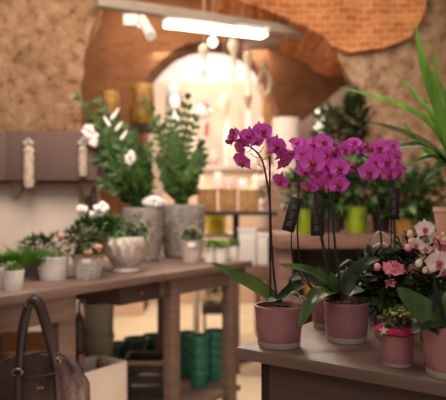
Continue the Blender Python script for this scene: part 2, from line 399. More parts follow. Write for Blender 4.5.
# ------------------------------------------------------------------ tables
def uv(o, u, v, z): return Vector((o.x, o.y, 0))+U*u+V*v+UP*z
def table(name, label, o, lu, lv, top_m, apron_m, legs, th=.03, ap=.085, inset=.06, legw=.085, shelf=None, u_ap=None, ao=None):
    t = thing(name, label, 'table', (o.x, o.y, 0))
    bm = BM(); frame_box(bm, uv(o, 0, 0, TZ-th), U*lu, V*lv, UP*th, .004); obj('tabletop', bm, top_m, t)
    u0, u1 = u_ap or (inset, lu-inset)
    i2 = lv-inset
    for (p, ax, ay) in ((uv(o, u0, inset, 0), U*(u1-u0), V*.025), (uv(o, u0, i2-.025, 0), U*(u1-u0), V*.025),
                        (uv(o, u0, inset, 0), U*.025, V*(i2-inset)), (uv(o, u1-.025, inset, 0), U*.025, V*(i2-inset))):
        bm = BM(); frame_box(bm, p+UP*(TZ-th-ap), ax, ay, UP*ap, .002); obj('apron', bm, apron_m, t)
    for (lu_, lv_) in legs:
        bm = BM(); frame_box(bm, uv(o, lu_, lv_, 0), U*legw, V*legw, UP*(TZ-th-.002), .004); obj('leg', bm, top_m, t)
    if shelf:
        bm = BM(); frame_box(bm, uv(o, shelf[0], inset+.01, shelf[2]-.03), U*(shelf[1]-shelf[0]), V*(i2-inset-.02), UP*.03, .003); obj('lower_shelf', bm, top_m, t)
    return t
C0 = on(235, 347)                       # near left corner of the front table
FO = C0-V*1.15                          # its origin at the right end
table('display_table', 'taupe wooden display table under the pink pots, foreground', FO, .62, 1.15, 'front', 'apron',
      [(.075, 1.0), (.46, 1.0), (.075, .1), (.46, .1)], th=.027, ap=.10, inset=.0434, legw=.08)
LO = Vector((-.782, 2.171, 0)); LO = LO-U*.6
UA = .6+.893                             # u of the joint between the two left tables
table('display_table', 'taupe table with the brown handbag hung on its front', LO, UA-.003, .68, 'taupe', 'taupe',
      [(.9, .05), (.1, .05), (.1, .54), (.9, .54)], th=.035, ap=.10, inset=.03, u_ap=(.05, .97), shelf=None)
LB = LO+U*UA
table('display_table', 'taupe table carrying the tall grey pots and green pot stacks', LB, .72, .68, 'taupe', 'taupe',
      [(.055, .02), (.535, .02), (.055, .55), (.60, .55)], th=.035, ap=.085, inset=.03, u_ap=(.035, .69), shelf=(.035, .66, .17), legw=.06)
# dark box slung under the overhang, standing in for an apron
t = thing('overhang_box', 'dark shallow box under the joint of the left tables', 'drawer', uv(LB, -.27, .04, TZ-.035-.085))
bm = BM(); frame_box(bm, uv(LB, -.27, .04, TZ-.035-.087), U*.255, V*.5, UP*.085, .003); obj('case', bm, 'darkwood', t)
bm = BM(); ball(bm, uv(LB, -.14, .035, TZ-.08), .008); obj('knob', bm, 'midwood', t)

# ------------------------------------------------------------------ potted orchids
def pot_bm(r_top, r_bot, h, th=.004, z0=0):
    return [(r_bot*.96, z0), (r_bot, z0+.003), (r_bot+(r_top-r_bot)*.5, z0+(h-z0)*.5), (r_top-.001, h-.006), (r_top+.0006, h-.003), (r_top, h),
            (r_top-th, h), (r_top-th-.001, h-.004), (r_top-th-(r_top-r_bot)*.2, h-.022)]
def glass_pot(t, c, r_top, r_bot, h, m='pink', soil='bark'):
    hb = .014; rb2 = r_bot+(r_top-r_bot)*hb/h
    bm = BM(); lathe(bm, [(x, z) for x, z in pot_bm(r_top, rb2, h, z0=hb)], c, 48, cap=False); obj('pot', bm, m, t)
    bm = BM(); lathe(bm, [(r_bot*.9, 0), (r_bot*.98, .001), (r_bot, .004), (rb2, hb)], c, 48); obj('glass_base', bm, 'glassbase', t, label='clear greyish glass base of the pot')
    rnd = random.Random(int(c[0]*1e4)); bm = BM(); prof = [(.002, h-.008)]+[(r_top*.9*k/5, h-.008-.001*k) for k in range(1, 6)]
    lathe(bm, prof, c, 24, cap=True)
    for _ in range(26):
        a = rnd.uniform(0, 6.28); q = r_top*.8*math.sqrt(rnd.random())
        ball(bm, Vector(c)+Vector((q*math.cos(a), q*math.sin(a), h-.009)), rnd.uniform(.004, .008), (1, .8, .6), 1)
    obj('bark_mulch', bm, soil, t)

def petal(bm, ang, ln, wd, cup=.15, base=.1, back=0, tipw=.5, n=6, mi=0):
    """petal in the XZ plane at angle ang (0 = up, clockwise seen from the front), flower faces -Y"""
    ca, sa = math.sin(ang), math.cos(ang)
    ax = Vector((ca, 0, sa)); sx = Vector((sa, 0, -ca)); rows = []
    for i in range(n+1):
        k = i/n; r = base*ln+k*ln*(1-base)
        w = wd*math.sin(math.pi*(.08+.92*k)**tipw*1.0)**.7 if 0 < k < 1 else wd*(.22 if k == 0 else .12)
        row = []
        for q in (-1, -.5, 0, .5, 1):
            y = back*ln*k*k-cup*wd*q*q*.5+.06*wd*math.sin(q*5+k*4)*k
            row.append(bm.verts.new(ax*(r-abs(q)**2*.12*ln*k)+sx*w*q+Vector((0, y, 0))))
        rows.append(row)
    for a, b in zip(rows, rows[1:]):
        for j in range(4):
            f = bm.faces.new((a[j], a[j+1], b[j+1], b[j])); f.material_index = mi
FL = {}
def flower_meshes(key, pm, sm, lm):
    bm = BM(); S = .0255
    for a, l, w in ((0, 1.0, .34), (R(140), .95, .33), (R(-140), .95, .33)): petal(bm, a, S*l, S*w, .3, .05, .12, .62, mi=1)
    for s in (1, -1): petal(bm, s*R(76), S*1.04, S*.62, .25, .08, -.05, .85, n=7)
    for v in bm.verts: v.co.y += .0
    ball(bm, (0, .003, 0), .0035, (1, 1, 1), 1)
    finish(bm); me = bpy.data.meshes.new('flower_'+key); bm.to_mesh(me); bm.free(); me.materials.append(M[pm]); me.materials.append(M[sm])
    bm = BM()
    ball(bm, (0, -.004, .001), .0034, (1, 1.2, 1.3), 2)                       # column
    petal(bm, R(180), .013, .0055, -.5, .1, -.5, .8, n=5)
    for s in (1, -1): petal(bm, s*R(115), .008, .0035, .8, .1, -.9, .8, n=4)
    for v in bm.verts: v.co.y -= .002
    finish(bm); ml = bpy.data.meshes.new('lip_'+key); bm.to_mesh(ml); bm.free(); ml.materials.append(M[lm])
    FL[key] = (me, ml)
flower_meshes('magenta', 'magenta', 'magenta_d', 'lip')
flower_meshes('blush', 'white_petal', 'white_petal', 'lip2')
def bud_mesh(key, m):
    bm = BM(); ball(bm, (0, 0, 0), .0075, (1, 1, 1.3), 2)
    for v in bm.verts: v.co.x *= 1-.25*max(0, v.co.z/.0098); v.co.y *= 1-.25*max(0, v.co.z/.0098)
    finish(bm); me = bpy.data.meshes.new('bud_'+key); bm.to_mesh(me); bm.free(); me.materials.append(M[m]); FL['bud_'+key] = me
bud_mesh('magenta', 'budm'); bud_mesh('cream', 'budc')
def flower(t, key, p, yaw=0, pitch=0, roll=0, s=1.0):
    me, ml = FL[key]
    o = bpy.data.objects.new('flower', me); C.objects.link(o); o.parent = t
    o.location = p-t.location; o.rotation_euler = Euler((R(pitch), R(roll), R(yaw)), 'XYZ'); s *= 1.14 if key == 'magenta' else 1; o.scale = (s, s, s)
    l = bpy.data.objects.new('lip', ml); C.objects.link(l); l.parent = o
    return o
def bud(t, key, p, tilt=0, s=1.0, lean=0):
    o = bpy.data.objects.new('bud', FL['bud_'+key]); C.objects.link(o); o.parent = t
    o.location = p-t.location; o.rotation_euler = (R(lean), R(tilt), 0); o.scale = (s, s, s); return o
def spike(t, pix, r=.0026, d=1.45, name='flower_spike', m='stem'):
    pts = [at(p[0], p[1], p[2] if len(p) > 2 else d) for p in pix]
    bm = BM(); tube(bm, pts, lambda k: r*(1-.35*k), 8, 6); return obj(name, bm, m, t)
def pedicels(t, pairs, d):
    for (x0, y0, x1, y1) in pairs:
        bm = BM(); a, b = at(x0, y0, d), at(x1, y1, d); m_ = (a+b)/2-UP*.004
        tube(bm, [a, m_, b], .0011, 6, 4); obj('pedicel', bm, 'pedicel', t)
def leaf(t, pts, w, m='leaf', up=UP, fold=.22, shape=None):
    bm = BM(); strap(bm, pts, w, up, fold, 8, shape); return obj('leaf', bm, m, t)
def plant_tag(t, px0, py0, px1, py1, d, tilt=0):
    c = at((px0+px1)/2, (py0+py1)/2, d); w = (px1-px0)*d/F; h = (py1-py0)*d/F
    rm = Matrix.Translation(c) @ Matrix.Rotation(R(tilt), 4, 'Y')
    bm = BM(); box(bm, (0, 0, -h/2), (w, .0012, h), .0004)
    bm.transform(rm); o = obj('plant_tag', bm, 'tag', t)
    bm = BM()
    for k, (a, b2) in enumerate(((-.36, -.2), (-.14, .08), (.14, .30))):
        for q in range(4):
            ww = w*(.42-.06*((q+k) % 3)); z = h*(a+(b2-a)*(q+.5)/4)
            box(bm, (-w*.06+ww*.04*q, -.0011, z), (ww, .0004, h*.022), 0)
    bm.transform(rm); obj('print', bm, 'tagprint', o)

RT, RB, PH = .0575, .0495, .095
# --- orchid 1
d = 1.449; c = at(279, 200, d); c.z = TZ
t = thing('potted_orchid', 'magenta moth orchid in pink pot at the table corner, one arching spike', 'orchid', c)
glass_pot(t, c, RT, RB, PH)
leaf(t, [at(275, 299, d), at(258, 288, d-.01), at(236, 276, d-.03), at(212, 263, d-.05)], .018, 'leafbright', Vector((.15, -.75, .7)), .2)
leaf(t, [at(278, 299, d), at(266, 290, d+.01), at(250, 278, d+.02), at(233, 271, d+.03)], .014, 'leaf', Vector((.1, -.5, .8)), .2)
leaf(t, [at(277, 301, d), at(284, 294, d+.02), at(290, 287, d+.03), at(291, 279, d+.05)], .012, 'leafdark', Vector((.5, -.8, .3)))
leaf(t, [at(280, 301, d-.01), at(275, 299, d-.04), at(268, 302, d-.065)], .011, 'foliage', Vector((0, -.4, 1)))
leaf(t, [at(278, 300, d), at(293, 290, d+.03), at(306, 284, d+.06)], .013, 'leafdark', Vector((0, -.6, .8)))
spike(t, [(277, 302), (273.5, 270), (271, 235), (270, 205), (266, 176), (261, 158), (252, 148), (243, 143, d-.01), (233, 138, d-.015)], .0028, d)
bm = BM(); tube(bm, [at(270.5, 300, d-.012), at(269.7, 155.5, d-.012)], .0022, 8, 2); obj('support_stake', bm, 'stake', t)
pedicels(t, [(261, 158, 250, 153), (265, 166, 258, 164), (258, 153, 264, 146), (252, 147.6, 246, 152), (262, 160, 273, 152)], d)
for x, y, yaw, pi, ro, s in ((249, 136.5, -12, 8, 4, .9), (262, 132, 28, -14, -8, 1.02), (240.5, 149, -55, 22, 20, .8), (243, 161, -48, 30, 10, 1.05), (275.5, 146.5, 34, 4, 10, 1.08), (234, 136.5, -58, -10, -10, .9), (284, 162, 42, 34, -12, .95), (243.5, 143, -40, 40, 0, .7), (281, 154, 50, 25, 0, .8), (256, 141, 10, 25, 0, .7)):
    flower(t, 'magenta', at(x, y, d-.012), yaw, pi, ro, s)
bud(t, 'magenta', at(228.5, 141.5, d-.01), -80, .9); bud(t, 'magenta', at(232, 132, d-.01), -8, 1.0)
for i, pts in enumerate(([(283, 301), (290, 296), (297, 298), (303, 302)], [(286, 300), (293, 292), (300, 296), (299, 303)], [(289, 299), (297, 301), (301, 296), (306, 299)])):
    bm = BM(); tube(bm, [at(x, y, d-.03-.01*i) for x, y in pts], .0016, 6, 5); obj('aerial_root', bm, 'glassbase', t)
# --- orchid 3 (spike and tag between the two front ones)
d = 1.66; c = at(331, 200, d); c.z = TZ
t = thing('potted_orchid', 'magenta orchid in mauve pot half hidden behind the pot with the drooping glossy leaf', 'orchid', c)
glass_pot(t, c, .055, .048, .092, 'pink_dull')
leaf(t, [at(330, 296, d), at(318, 283, d), at(302, 276, d), at(288, 281, d)], .02, 'leafdark', Vector((0, -.6, .8)))
leaf(t, [at(332, 296, d), at(348, 276, d), at(364, 268, d)], .017, 'leafdark', Vector((.2, -.6, .8)))
spike(t, [(325, 298, d), (311, 286, d-.05), (301, 265, d-.1), (297.5, 235, d-.12), (298, 200, d-.12), (298.5, 172, d-.12), (295, 158, d-.12), (288, 152.5, d-.12)], .0027, d)
bm = BM(); tube(bm, [at(322, 298, d-.01), at(309, 286, d-.08), at(292.5, 258, d-.12), at(293, 205, d-.12)], .0016, 8, 5); obj('support_stake', bm, 'stake', t)
pedicels(t, [(298, 172, 290, 168), (297.5, 183, 284, 181), (298, 178, 306, 174)], d-.12)
for x, y, yaw, pi, ro, s in ((281, 181, -35, 22, 20, .9), (298, 143, 15, -40, 0, .85), (290, 155, -40, 30, 0, .6)):
    flower(t, 'magenta', at(x, y, d-.13), yaw, pi, ro, s)
plant_tag(t, 286, 197, 298.5, 232, d-.135, 15)
# --- orchid 2
d = 1.50; c = at(346.5, 200, d); c.z = TZ
t = thing('potted_orchid', 'magenta moth orchid in pink pot with a glossy leaf drooping over its rim', 'orchid', c)
glass_pot(t, c, .0555, .048, PH)
leaf(t, [at(340, 296, d), at(328, 292, d-.05), at(313, 300, d-.08), at(299, 328, d-.1)], .025, 'leaf', Vector((-.25, -.5, .85)), .25)
leaf(t, [at(340, 298, d), at(328, 282, d-.02), at(308, 270, d-.04), at(280, 264.5, d-.05)], .016, 'leaf', Vector((.1, -.62, .75)), .2)
leaf(t, [at(343, 298, d), at(350, 278, d+.01), at(363, 264, d), at(380, 259, d-.02)], .017, 'leafdark', Vector((.15, -.75, .6)), .15)
leaf(t, [at(336, 298, d+.02), at(328, 284, d+.03), at(318, 266, d+.05)], .02, 'leafdark', Vector((-.4, -.8, .3)))
leaf(t, [at(344, 299, d-.02), at(352, 292, d-.05), at(364, 291, d-.07)], .016, 'leafdark', Vector((0, -.6, .8)))
leaf(t, [at(338, 299, d), at(333, 286, d-.02), at(331, 272, d-.03)], .017, 'leaf', Vector((.3, -.9, .2)))
spike(t, [(334, 300), (329, 275), (322, 240), (316.5, 205), (313, 180), (311, 165), (304, 154), (298, 148)], .0042, d)
spike(t, [(340, 300), (338.5, 270), (335.5, 250), (333, 220), (331.5, 190), (331, 165), (335, 152), (343, 147)], .0034, d)
bm = BM(); tube(bm, [at(331.5, 298, d+.015), at(329, 254, d+.015), at(328.5, 168, d+.015)], .0016, 8, 3); obj('support_stake', bm, 'stake', t)
for x, y, yaw, pi, ro, s, dz in ((304, 154, -22, 0, 0, 1.05, .02), (312, 163, 8, 6, 8, 1.2, .035), (323, 143, 10, -22, 0, 1.0, 0), (327, 155, 22, -8, 10, 1.0, .01), (339, 168, 6, 4, 0, 1.02, .03), (338, 184.5, 12, 20, 5, 1.02, .03),
                                 (321, 184, -8, 34, -6, .95, .02), (309, 187, -48, 40, 10, .85, .01), (328, 167, 10, 20, 0, 1.0, .015), (305, 170, -30, 32, 0, .9, .01), (298, 144, -55, -20, 0, .8, 0), (344, 150, 34, -10, 0, .85, 0), (318, 174, 0, 30, 0, .9, .02), (334, 153, 20, -15, 0, .8, .005), (313, 146, -10, -25, 0, .9, .0), (331, 177, 10, 20, 0, .8, .01)):
    flower(t, 'magenta', at(x, y, d-dz), yaw, pi, ro, s)
for x, y, ti in ((335, 151, 30), (354, 165, 50), (352, 171, 110), (291, 153, -60)): bud(t, 'magenta', at(x, y, d-.02), ti, 1.0)
pedicels(t, [(342, 160, 352, 168), (342, 158, 353, 164)], d-.01)
plant_tag(t, 311, 202.5, 324.5, 236, d+.005, 1)
# --- orchid 4
d = 1.68; c = at(386, 200, d); c.z = TZ
t = thing('potted_orchid', 'magenta orchid behind the pink azalea, two dark upright spikes and a black tag', 'orchid', c)
glass_pot(t, c, .055, .048, .092, 'pink_dull')
leaf(t, [at(384, 296, d), at(372, 275, d), at(356, 268, d)], .018, 'leafdark', Vector((0, -.6, .8)))
leaf(t, [at(388, 296, d), at(402, 272, d), at(420, 262, d)], .018, 'leafdark', Vector((0, -.6, .8)))
spike(t, [(384, 298), (382.5, 270), (381.5, 245), (379, 210), (376, 178), (372, 162), (362, 155), (350, 151), (343, 148)], .0031, d)
spike(t, [(390, 298), (395, 268), (395, 245), (394, 210), (393, 175), (392, 160), (388, 152)], .0034, d)
bm = BM(); tube(bm, [at(388, 298, d+.01), at(391.5, 240, d+.01), at(391, 180, d+.01)], .0016, 8, 3); obj('support_stake', bm, 'stake', t)
for x, y, yaw, pi, ro, s, dz in ((348, 148, -15, 0, 0, .92, 0), (360, 149, 15, -6, 0, .82, 0), (379, 148, -6, -6, 0, 1.02, .01), (369, 172, -6, 10, 4, 1.12, .03), (386, 162, 10, 0, 0, 1.1, .03), (392, 146, 20, -26, 0, .95, .0),
                                 (395, 157, 34, -6, 0, 1.0, .02), (398, 172, 26, 18, 0, .98, .02), (389, 174, 0, 26, 0, .9, .025), (385, 153, 5, -10, 0, .95, .01), (376, 162, -20, 10, 0, .9, .015), (354, 143, 0, -30, 0, .8, 0)):
    flower(t, 'magenta', at(x, y, d-dz), yaw, pi, ro, s)
for x, y, ti in ((366, 146, 20), (371, 150, 70), (353, 151, -30)): bud(t, 'magenta', at(x, y, d-.02), ti, .95)
plant_tag(t, 389, 187.5, 399.5, 219.5, d-.012, 1)

# --- azalea
d = 1.55; c = at(393, 200, d); c.z = TZ
t = thing('potted_azalea', 'pink azalea with dark bushy leaves in a mauve pot', 'azalea', c)
glass_pot(t, c, .054, .047, .09, 'pink_dull')
bm = BM()
leafcloud(bm, at(392, 275, d), (.105, .075, .055), 420, .030, .0125, 3, .2, .3)
leafcloud(bm, at(383, 292, d-.02), (.07, .05, .035), 170, .030, .0125, 5, .0, .3, .3)
leafcloud(bm, at(420, 262, d), (.07, .06, .06), 150, .036, .010, 6, .3, .3)
obj('foliage', bm, 'leafdark', t)
bm = BM()
for a in range(5): tube(bm, [at(393, 298, d), at(393+(a-2)*9, 272-abs(a-2), d)], .002, 6, 3)
obj('branch', bm, 'stem', t)
def ruffle(t, p, s, seed, m='azalea'):
    rnd = random.Random(seed); bm = BM()
    for k in range(8):
        b2 = BM(); petal(b2, 2*math.pi*k/8+rnd.uniform(-.3, .3), s*rnd.uniform(.8, 1.15), s*.42, .4, .05, rnd.uniform(-.6, .3), .8, n=4)
        b2.transform(Matrix.Translation((0, -.004*(k % 2), 0))); me = bpy.data.meshes.new('tmp'); b2.to_mesh(me); b2.free(); bm.from_mesh(me); bpy.data.meshes.remove(me)
    bm.transform(Matrix.Translation(p) @ Euler((R(rnd.uniform(-20, 40)), 0, R(rnd.uniform(-40, 40)))).to_matrix().to_4x4())
    return obj('flower', bm, m, t)
for i, (x, y, s) in enumerate(((388, 269, .018), (399, 269, .017), (389, 281, .014), (440, 246, .017), (414, 268, .014), (426, 249, .012), (394, 265, .012))):
    ruffle(t, at(x, y, d-.09), s*1.15, 20+i)
for x, y in ((377.4, 267), (408, 248), (417, 271)):
    bm = BM(); ball(bm, at(x, y, d-.09), .0085, (1, 1, 1.15)); obj('bud', bm, 'azalea', t)

# --- kalanchoe
d = 1.28; c = at(397.5, 200, d); c.z = TZ
t = thing('potted_kalanchoe', 'small kalanchoe in a pink glass cup with magenta felt wrap and straw star', 'plant', c)
bm = BM(); lathe(bm, [(.029, .004), (.0305, .007), (.0312, .02), (.0335, .07), (.034, .073), (.0325, .074), (.031, .071)], c, 40, cap=False); obj('pot', bm, 'pink', t)
bm = BM(); lathe(bm, [(.027, 0), (.030, .001), (.0306, .0075), (.028, .0085)], c, 40); obj('glass_base', bm, 'glassbase', t)
bm = BM(); lathe(bm, [(.0335, .064), (.037, .066), (.043, .070), (.040, .077), (.034, .080), (.028, .078)], c, 60, fn=lambda a, z: 1+.06*math.sin(7*a+z*90)+.05*math.sin(3*a+1)+(.14*max(0, math.cos(a-3.3))**6)); obj('felt_wrap', bm, 'wrap', t)
bm = BM(); sp = at(384, 331, d-.045); vs = []
for k in range(10):
    a = math.pi*k/5; r = .0095 if k % 2 == 0 else .0036; vs.append(bm.verts.new(sp+Vector((r*math.sin(a), 0, r*math.cos(a)))))
f0 = bm.faces.new(vs); g = bmesh.ops.extrude_face_region(bm, geom=[f0])
for v in g['geom']:
    if isinstance(v, bmesh.types.BMVert): v.co.y += .004
obj('star_ornament', bm, 'star', t, smooth=False)
bm = BM(); leafcloud(bm, c+UP*.093, (.026, .026, .017), 150, .016, .006, 11, .4, .3); obj('foliage', bm, 'foliage', t)
rnd = random.Random(4); bm = BM()
for _ in range(80):
    a = rnd.uniform(0, 6.28); q = .027*math.sqrt(rnd.random()); ball(bm, c+Vector((q*math.cos(a), q*math.sin(a), .109+.006*rnd.random()-q*.18)), .0028, (1, 1, 1), 1)
o = obj('blossom_heads', bm, 'kal', t); o['kind'] = 'stuff'

# --- white orchid in front
d = 1.205; c = at(452, 200, d); c.z = TZ
t = thing('potted_orchid', 'blush white orchid with rose lips and broad leaf at the right edge', 'orchid', c)
glass_pot(t, c, RT, RB, .1)
leaf(t, [at(446, 326, d), at(432, 318, d-.03), at(415, 305, d-.045), at(397, 288, d-.05)], .031, 'leaf', Vector((.35, -.8, .45)), .12)
leaf(t, [at(446, 327, d-.01), at(434, 324, d-.045), at(420, 327, d-.065), at(412, 333, d-.07)], .014, 'leafdark', Vector((-.1, -.5, .85)))
leaf(t, [at(450, 326, d), at(458, 300, d), at(474, 286, d)], .028, 'leaf', Vector((-.35, -.8, .45)), .12)
leaf(t, [at(447, 326, d+.02), at(442, 308, d+.03), at(440, 290, d+.05)], .022, 'leafdark', Vector((.1, -.9, .3)))
spike(t, [(446, 326), (440, 300), (434, 278), (434, 262), (440, 248, d+.01), (436, 238, d+.01), (426, 236, d+.01), (414, 240, d+.01)], .0026, d)
for x, y, yaw, pi, ro, s, dz in ((424.6, 229, -4, 0, 0, .83, .0), (417, 244, -30, 22, 14, .7, .005), (433, 238, 40, 10, 0, .72, .0), (437.5, 262, 10, 6, -6, 1.12, .03), (443, 272, 50, 40, 0, .8, .02), (426, 249, 0, 40, 0, .6, .0)):
    flower(t, 'blush', at(x, y, d-dz), yaw, pi, ro, s)
for x, y, s in ((410, 233.7, .8), (411, 240.5, .75), (425.3, 270, .75), (419, 263, .95), (444.5, 239, .6), (443, 234, .45)): bud(t, 'cream', at(x, y, d-.015), 20, s)
bm = BM(); tube(bm, [at(434, 312, d-.04), at(434.5, 282, d-.04)], .003, 8, 2); obj('support_stake', bm, 'stake', t)
# --- pot behind it
d = 1.42; c = at(441, 200, d); c.z = TZ
t = thing('potted_fern', 'leafy plant in a mauve pot half hidden behind the blush white orchid', 'plant', c)
glass_pot(t, c, .051, .045, .088, 'pink_dull')
bm = BM(); leafcloud(bm, at(443, 288, d), (.06, .05, .045), 200, .04, .011, 8, .3, .2); obj('foliage', bm, 'leafdark', t)
# --- thin variegated spider plant between orchid 2 and azalea
d = 1.84; c = at(358, 200, d); c.z = TZ
t = thing('spider_plant', 'spider plant with thin pale striped leaves behind the azalea', 'plant', c)
bm = BM(); lathe(bm, pot_bm(.042, .034, .075), c, 32, cap=False); lathe(bm, [(.034, .002), (.001, .002)], c, 32, cap=False); obj('pot', bm, 'darkpot', t)
bm = BM(); lathe(bm, [(.037, .066), (.001, .068)], c, 24, cap=False); obj('soil', bm, 'bark', t)
for pts in ([(358, 292), (352, 262), (345, 262), (338, 268)], [(358, 292), (362, 262), (374, 246), (385, 244), (390, 252)], [(358, 292), (349, 274), (340, 272), (333, 280)],
            [(358, 292), (366, 268), (372, 258), (379, 266)], [(358, 292), (364, 255), (378, 232), (392, 240)]):
    leaf(t, [at(x, y, d-.02*i) for i, (x, y) in enumerate(pts)], .0036, 'variegated', Vector((.2, -.6, .6)), .3)

# ------------------------------------------------------------------ yucca at the right with its pot on the plant bench
BZ = 1.02; BD = 3.7
d = 2.3; c = at(462, 250, d)
t = thing('potted_yucca', 'yucca with long upright green blades in a terracotta pot on the right edge', 'plant', c)
bm = BM(); lathe(bm, [(.001, 0), (.075, 0), (.09, .07), (.098, .14), (.102, .142), (.102, .16), (.095, .16), (.09, .14)], c, 40, cap=False); obj('pot', bm, 'terracotta', t)
bm = BM(); lathe(bm, [(.09, .146), (.001, .15)], c, 24, cap=False); obj('soil', bm, 'bark', t)
bm = BM(); tube(bm, [c+UP*.14, at(455, 180, d), at(452, 155, d)], .03, 12, 4); obj('stem', bm, 'foliage2', t)
def blade(pix, w, up=(0, -1, .25), m='yucca'):
    leaf(t, [at(p[0], p[1], p[2] if len(p) > 2 else d) for p in pix][::-1], w*d/F, m, Vector(up), .25, lambda k: (.75+.45*math.sin(math.pi*min(1, k*1.3+.1)) if k < .45 else 1.15*(1-((k-.45)/.55)**1.7))+.01)
blade([(415.4, 24, d-.12), (421, 56, d-.1), (430, 88, d-.06), (442, 122, d-.02), (452, 158)], 6.2, (.3, -1, .2))
blade([(433, 46, d), (436, 76, d), (440, 110, d), (450, 158)], 3.4, (.3, -1, .2))
blade([(339, 87, d-.02), (372, 96, d), (408, 109, d), (432, 126, d), (452, 158)], 3.6, (0, -.75, .65))
blade([(393, 70, d+.1), (412, 92, d+.08), (434, 119, d+.05), (454, 160)], 3.0, (.2, -.8, .6))
blade([(361, 119.5, d-.1), (384, 126, d-.08), (407, 134, d-.06), (430, 146, d-.04), (452, 166)], 3.6, (0, -.75, .65), 'foliage2')
blade([(431, 76, d-.2), (440, 88, d-.16), (448, 108, d-.1), (456, 158)], 4.0, (.3, -1, .2))
blade([(403, 122, d+.03), (412, 136, d+.02), (424, 148, d), (452, 170)], 4.4, (.2, -.7, .6))
blade([(387, 150, d-.05), (408, 146, d-.06), (430, 148, d-.05), (454, 166)], 5.4, (0, -.55, .85), 'foliage')
blade([(478, 30, d), (470, 70, d), (460, 115, d), (456, 160)], 5.5, (-.3, -1, .2))
blade([(510, 90, d), (490, 100, d), (470, 120, d), (456, 160)], 5.0, (-.3, -1, .4))
blade([(402, 168, d-.06), (420, 160, d-.06), (438, 158, d-.04), (454, 170)], 3.2, (0, -.6, .8), 'foliage')
blade([(424, 182, d-.1), (432, 172, d-.08), (442, 164, d-.05), (454, 166)], 2.8, (.2, -.7, .6), 'foliage')
blade([(416, 160, d+.1), (430, 152, d+.06), (444, 152, d+.03), (456, 166)], 3.0, (.2, -.7, .6))
# stand under the yucca
tz = c.z
t = thing('plant_stand', 'dark wooden stand under the terracotta pot', 'stand', (c.x, c.y, 0))
bm = BM(); lathe(bm, [(.001, tz-.03), (.15, tz-.03), (.153, tz-.02), (.15, tz-.001), (.001, tz-.001)], (c.x, c.y, 0), 40, cap=False); obj('stand_top', bm, 'midwood', t)
for k in range(3):
    a = 2*math.pi*k/3+.6; bm = BM(); tube(bm, [Vector((c.x+.09*math.cos(a), c.y+.09*math.sin(a), tz-.03)), Vector((c.x+.16*math.cos(a), c.y+.16*math.sin(a), 0))], .014, 10, 2); obj('leg', bm, 'darkwood', t)

# ------------------------------------------------------------------ plant bench with pots behind the orchids
bl = at(276, 234, BD); BZ = bl.z
t = thing('plant_bench', 'brown wooden plant bench behind the orchids', 'bench', (bl.x, BD, 0))
bm = BM(); box(bm, (bl.x+.85, BD+.22, BZ-.085), (1.7, .5, .085), .004); obj('bench_top', bm, 'midwood', t)
for x in (bl.x+.03, bl.x+1.6):
    bm = BM(); box(bm, (x+.03, BD+.06, 0), (.08, .08, BZ-.087), .004); obj('leg', bm, 'midwood', t)
    bm = BM(); box(bm, (x+.03, BD+.4, 0), (.08, .08, BZ-.087), .004); obj('leg', bm, 'midwood', t)
bm = BM(); box(bm, (bl.x+.85, BD+.24, .55), (1.6, .44, .04), .004); obj('lower_shelf', bm, 'midwood', t)
bm = BM(); box(bm, (bl.x+.85, BD+.45, .03), (1.6, .02, BZ-.12), .002); obj('back_panel', bm, 'darkwood', t)
def simple_pot(bm, c, r, h, taper=.8, seg=32):
    return lathe(bm, [(.001, 0), (r*taper*.97, 0), (r*taper, .004), (r*(taper+1)/2, h*.5), (r*.985, h*.9), (r, h*.92), (r, h), (r*.93, h), (r*.9, h*.86), (.001, h*.86)], c, seg, cap=False)
def bushy(name, label, cat, px, w, top, d, potm, potlabel, fol, rad, n, ln, wd, z=None, lift=0, seed=0, group=None, shapefn=None, up=.3):
    """pot px wide w, rim at top, plus a foliage mass above it"""
    z = BZ if z is None else z
    c = Vector(((px-CX)*d/F, d, z)); r = w*d/F/2; h = (H-(top-CY)*d/F)-z
    t = thing(name, label, cat, c, 0, group)
    bm = BM(); simple_pot(bm, c, r, h); obj('pot', bm, potm, t)
    if rad:
        bm = BM(); leafcloud(bm, c+UP*(h+rad[2]*.75+lift), rad, n, ln, wd, seed, up, .15); obj('foliage', bm, fol, t)
        bm = BM(); tube(bm, [c+UP*h*.8, c+UP*(h+rad[2]*.6+lift)], .008, 6, 3); obj('stem', bm, 'stem', t)
    return t
bushy('potted_shrub', 'bushy green shrub in a lime green pot, right of the middle orchid', 'plant', 356.5, 22, 206.5, BD+.12, 'lime', '', 'bgfoliage', (.15, .12, .16), 260, .085, .022, seed=1)
bushy('potted_shrub', 'green shrub in a lime pot behind the hanging black tags', 'plant', 303, 20, 209, BD+.12, 'lime', '', 'bgfoliage', (.12, .12, .14), 220, .08, .022, seed=2)
bushy('potted_shrub', 'dark shrub in a dark grey pot between the two lime pots', 'plant', 331, 22, 206, BD+.22, 'darkpot', '', 'bgfoliage', (.14, .12, .19), 260, .09, .024, seed=3)
bushy('potted_shrub', 'broad leafy shrub in an ochre pot behind the pale orchid', 'plant', 405, 24, 219, BD+.1, 'orangepot', '', 'bgfoliage', (.17, .12, .15), 260, .08, .024, lift=.02, seed=4)
bushy('potted_shrub', 'shrub in a dark pot right of the lime pot', 'plant', 381, 20, 209, BD+.3, 'darkpot', '', 'bgfoliage', (.15, .12, .17), 240, .08, .024, seed=5)
bushy('potted_shrub', 'olive leafed shrub in a grey pot behind the yucca', 'plant', 428, 22, 213, BD+.28, 'whitegrey', '', 'foliage2', (.14, .12, .16), 220, .08, .022, seed=6)
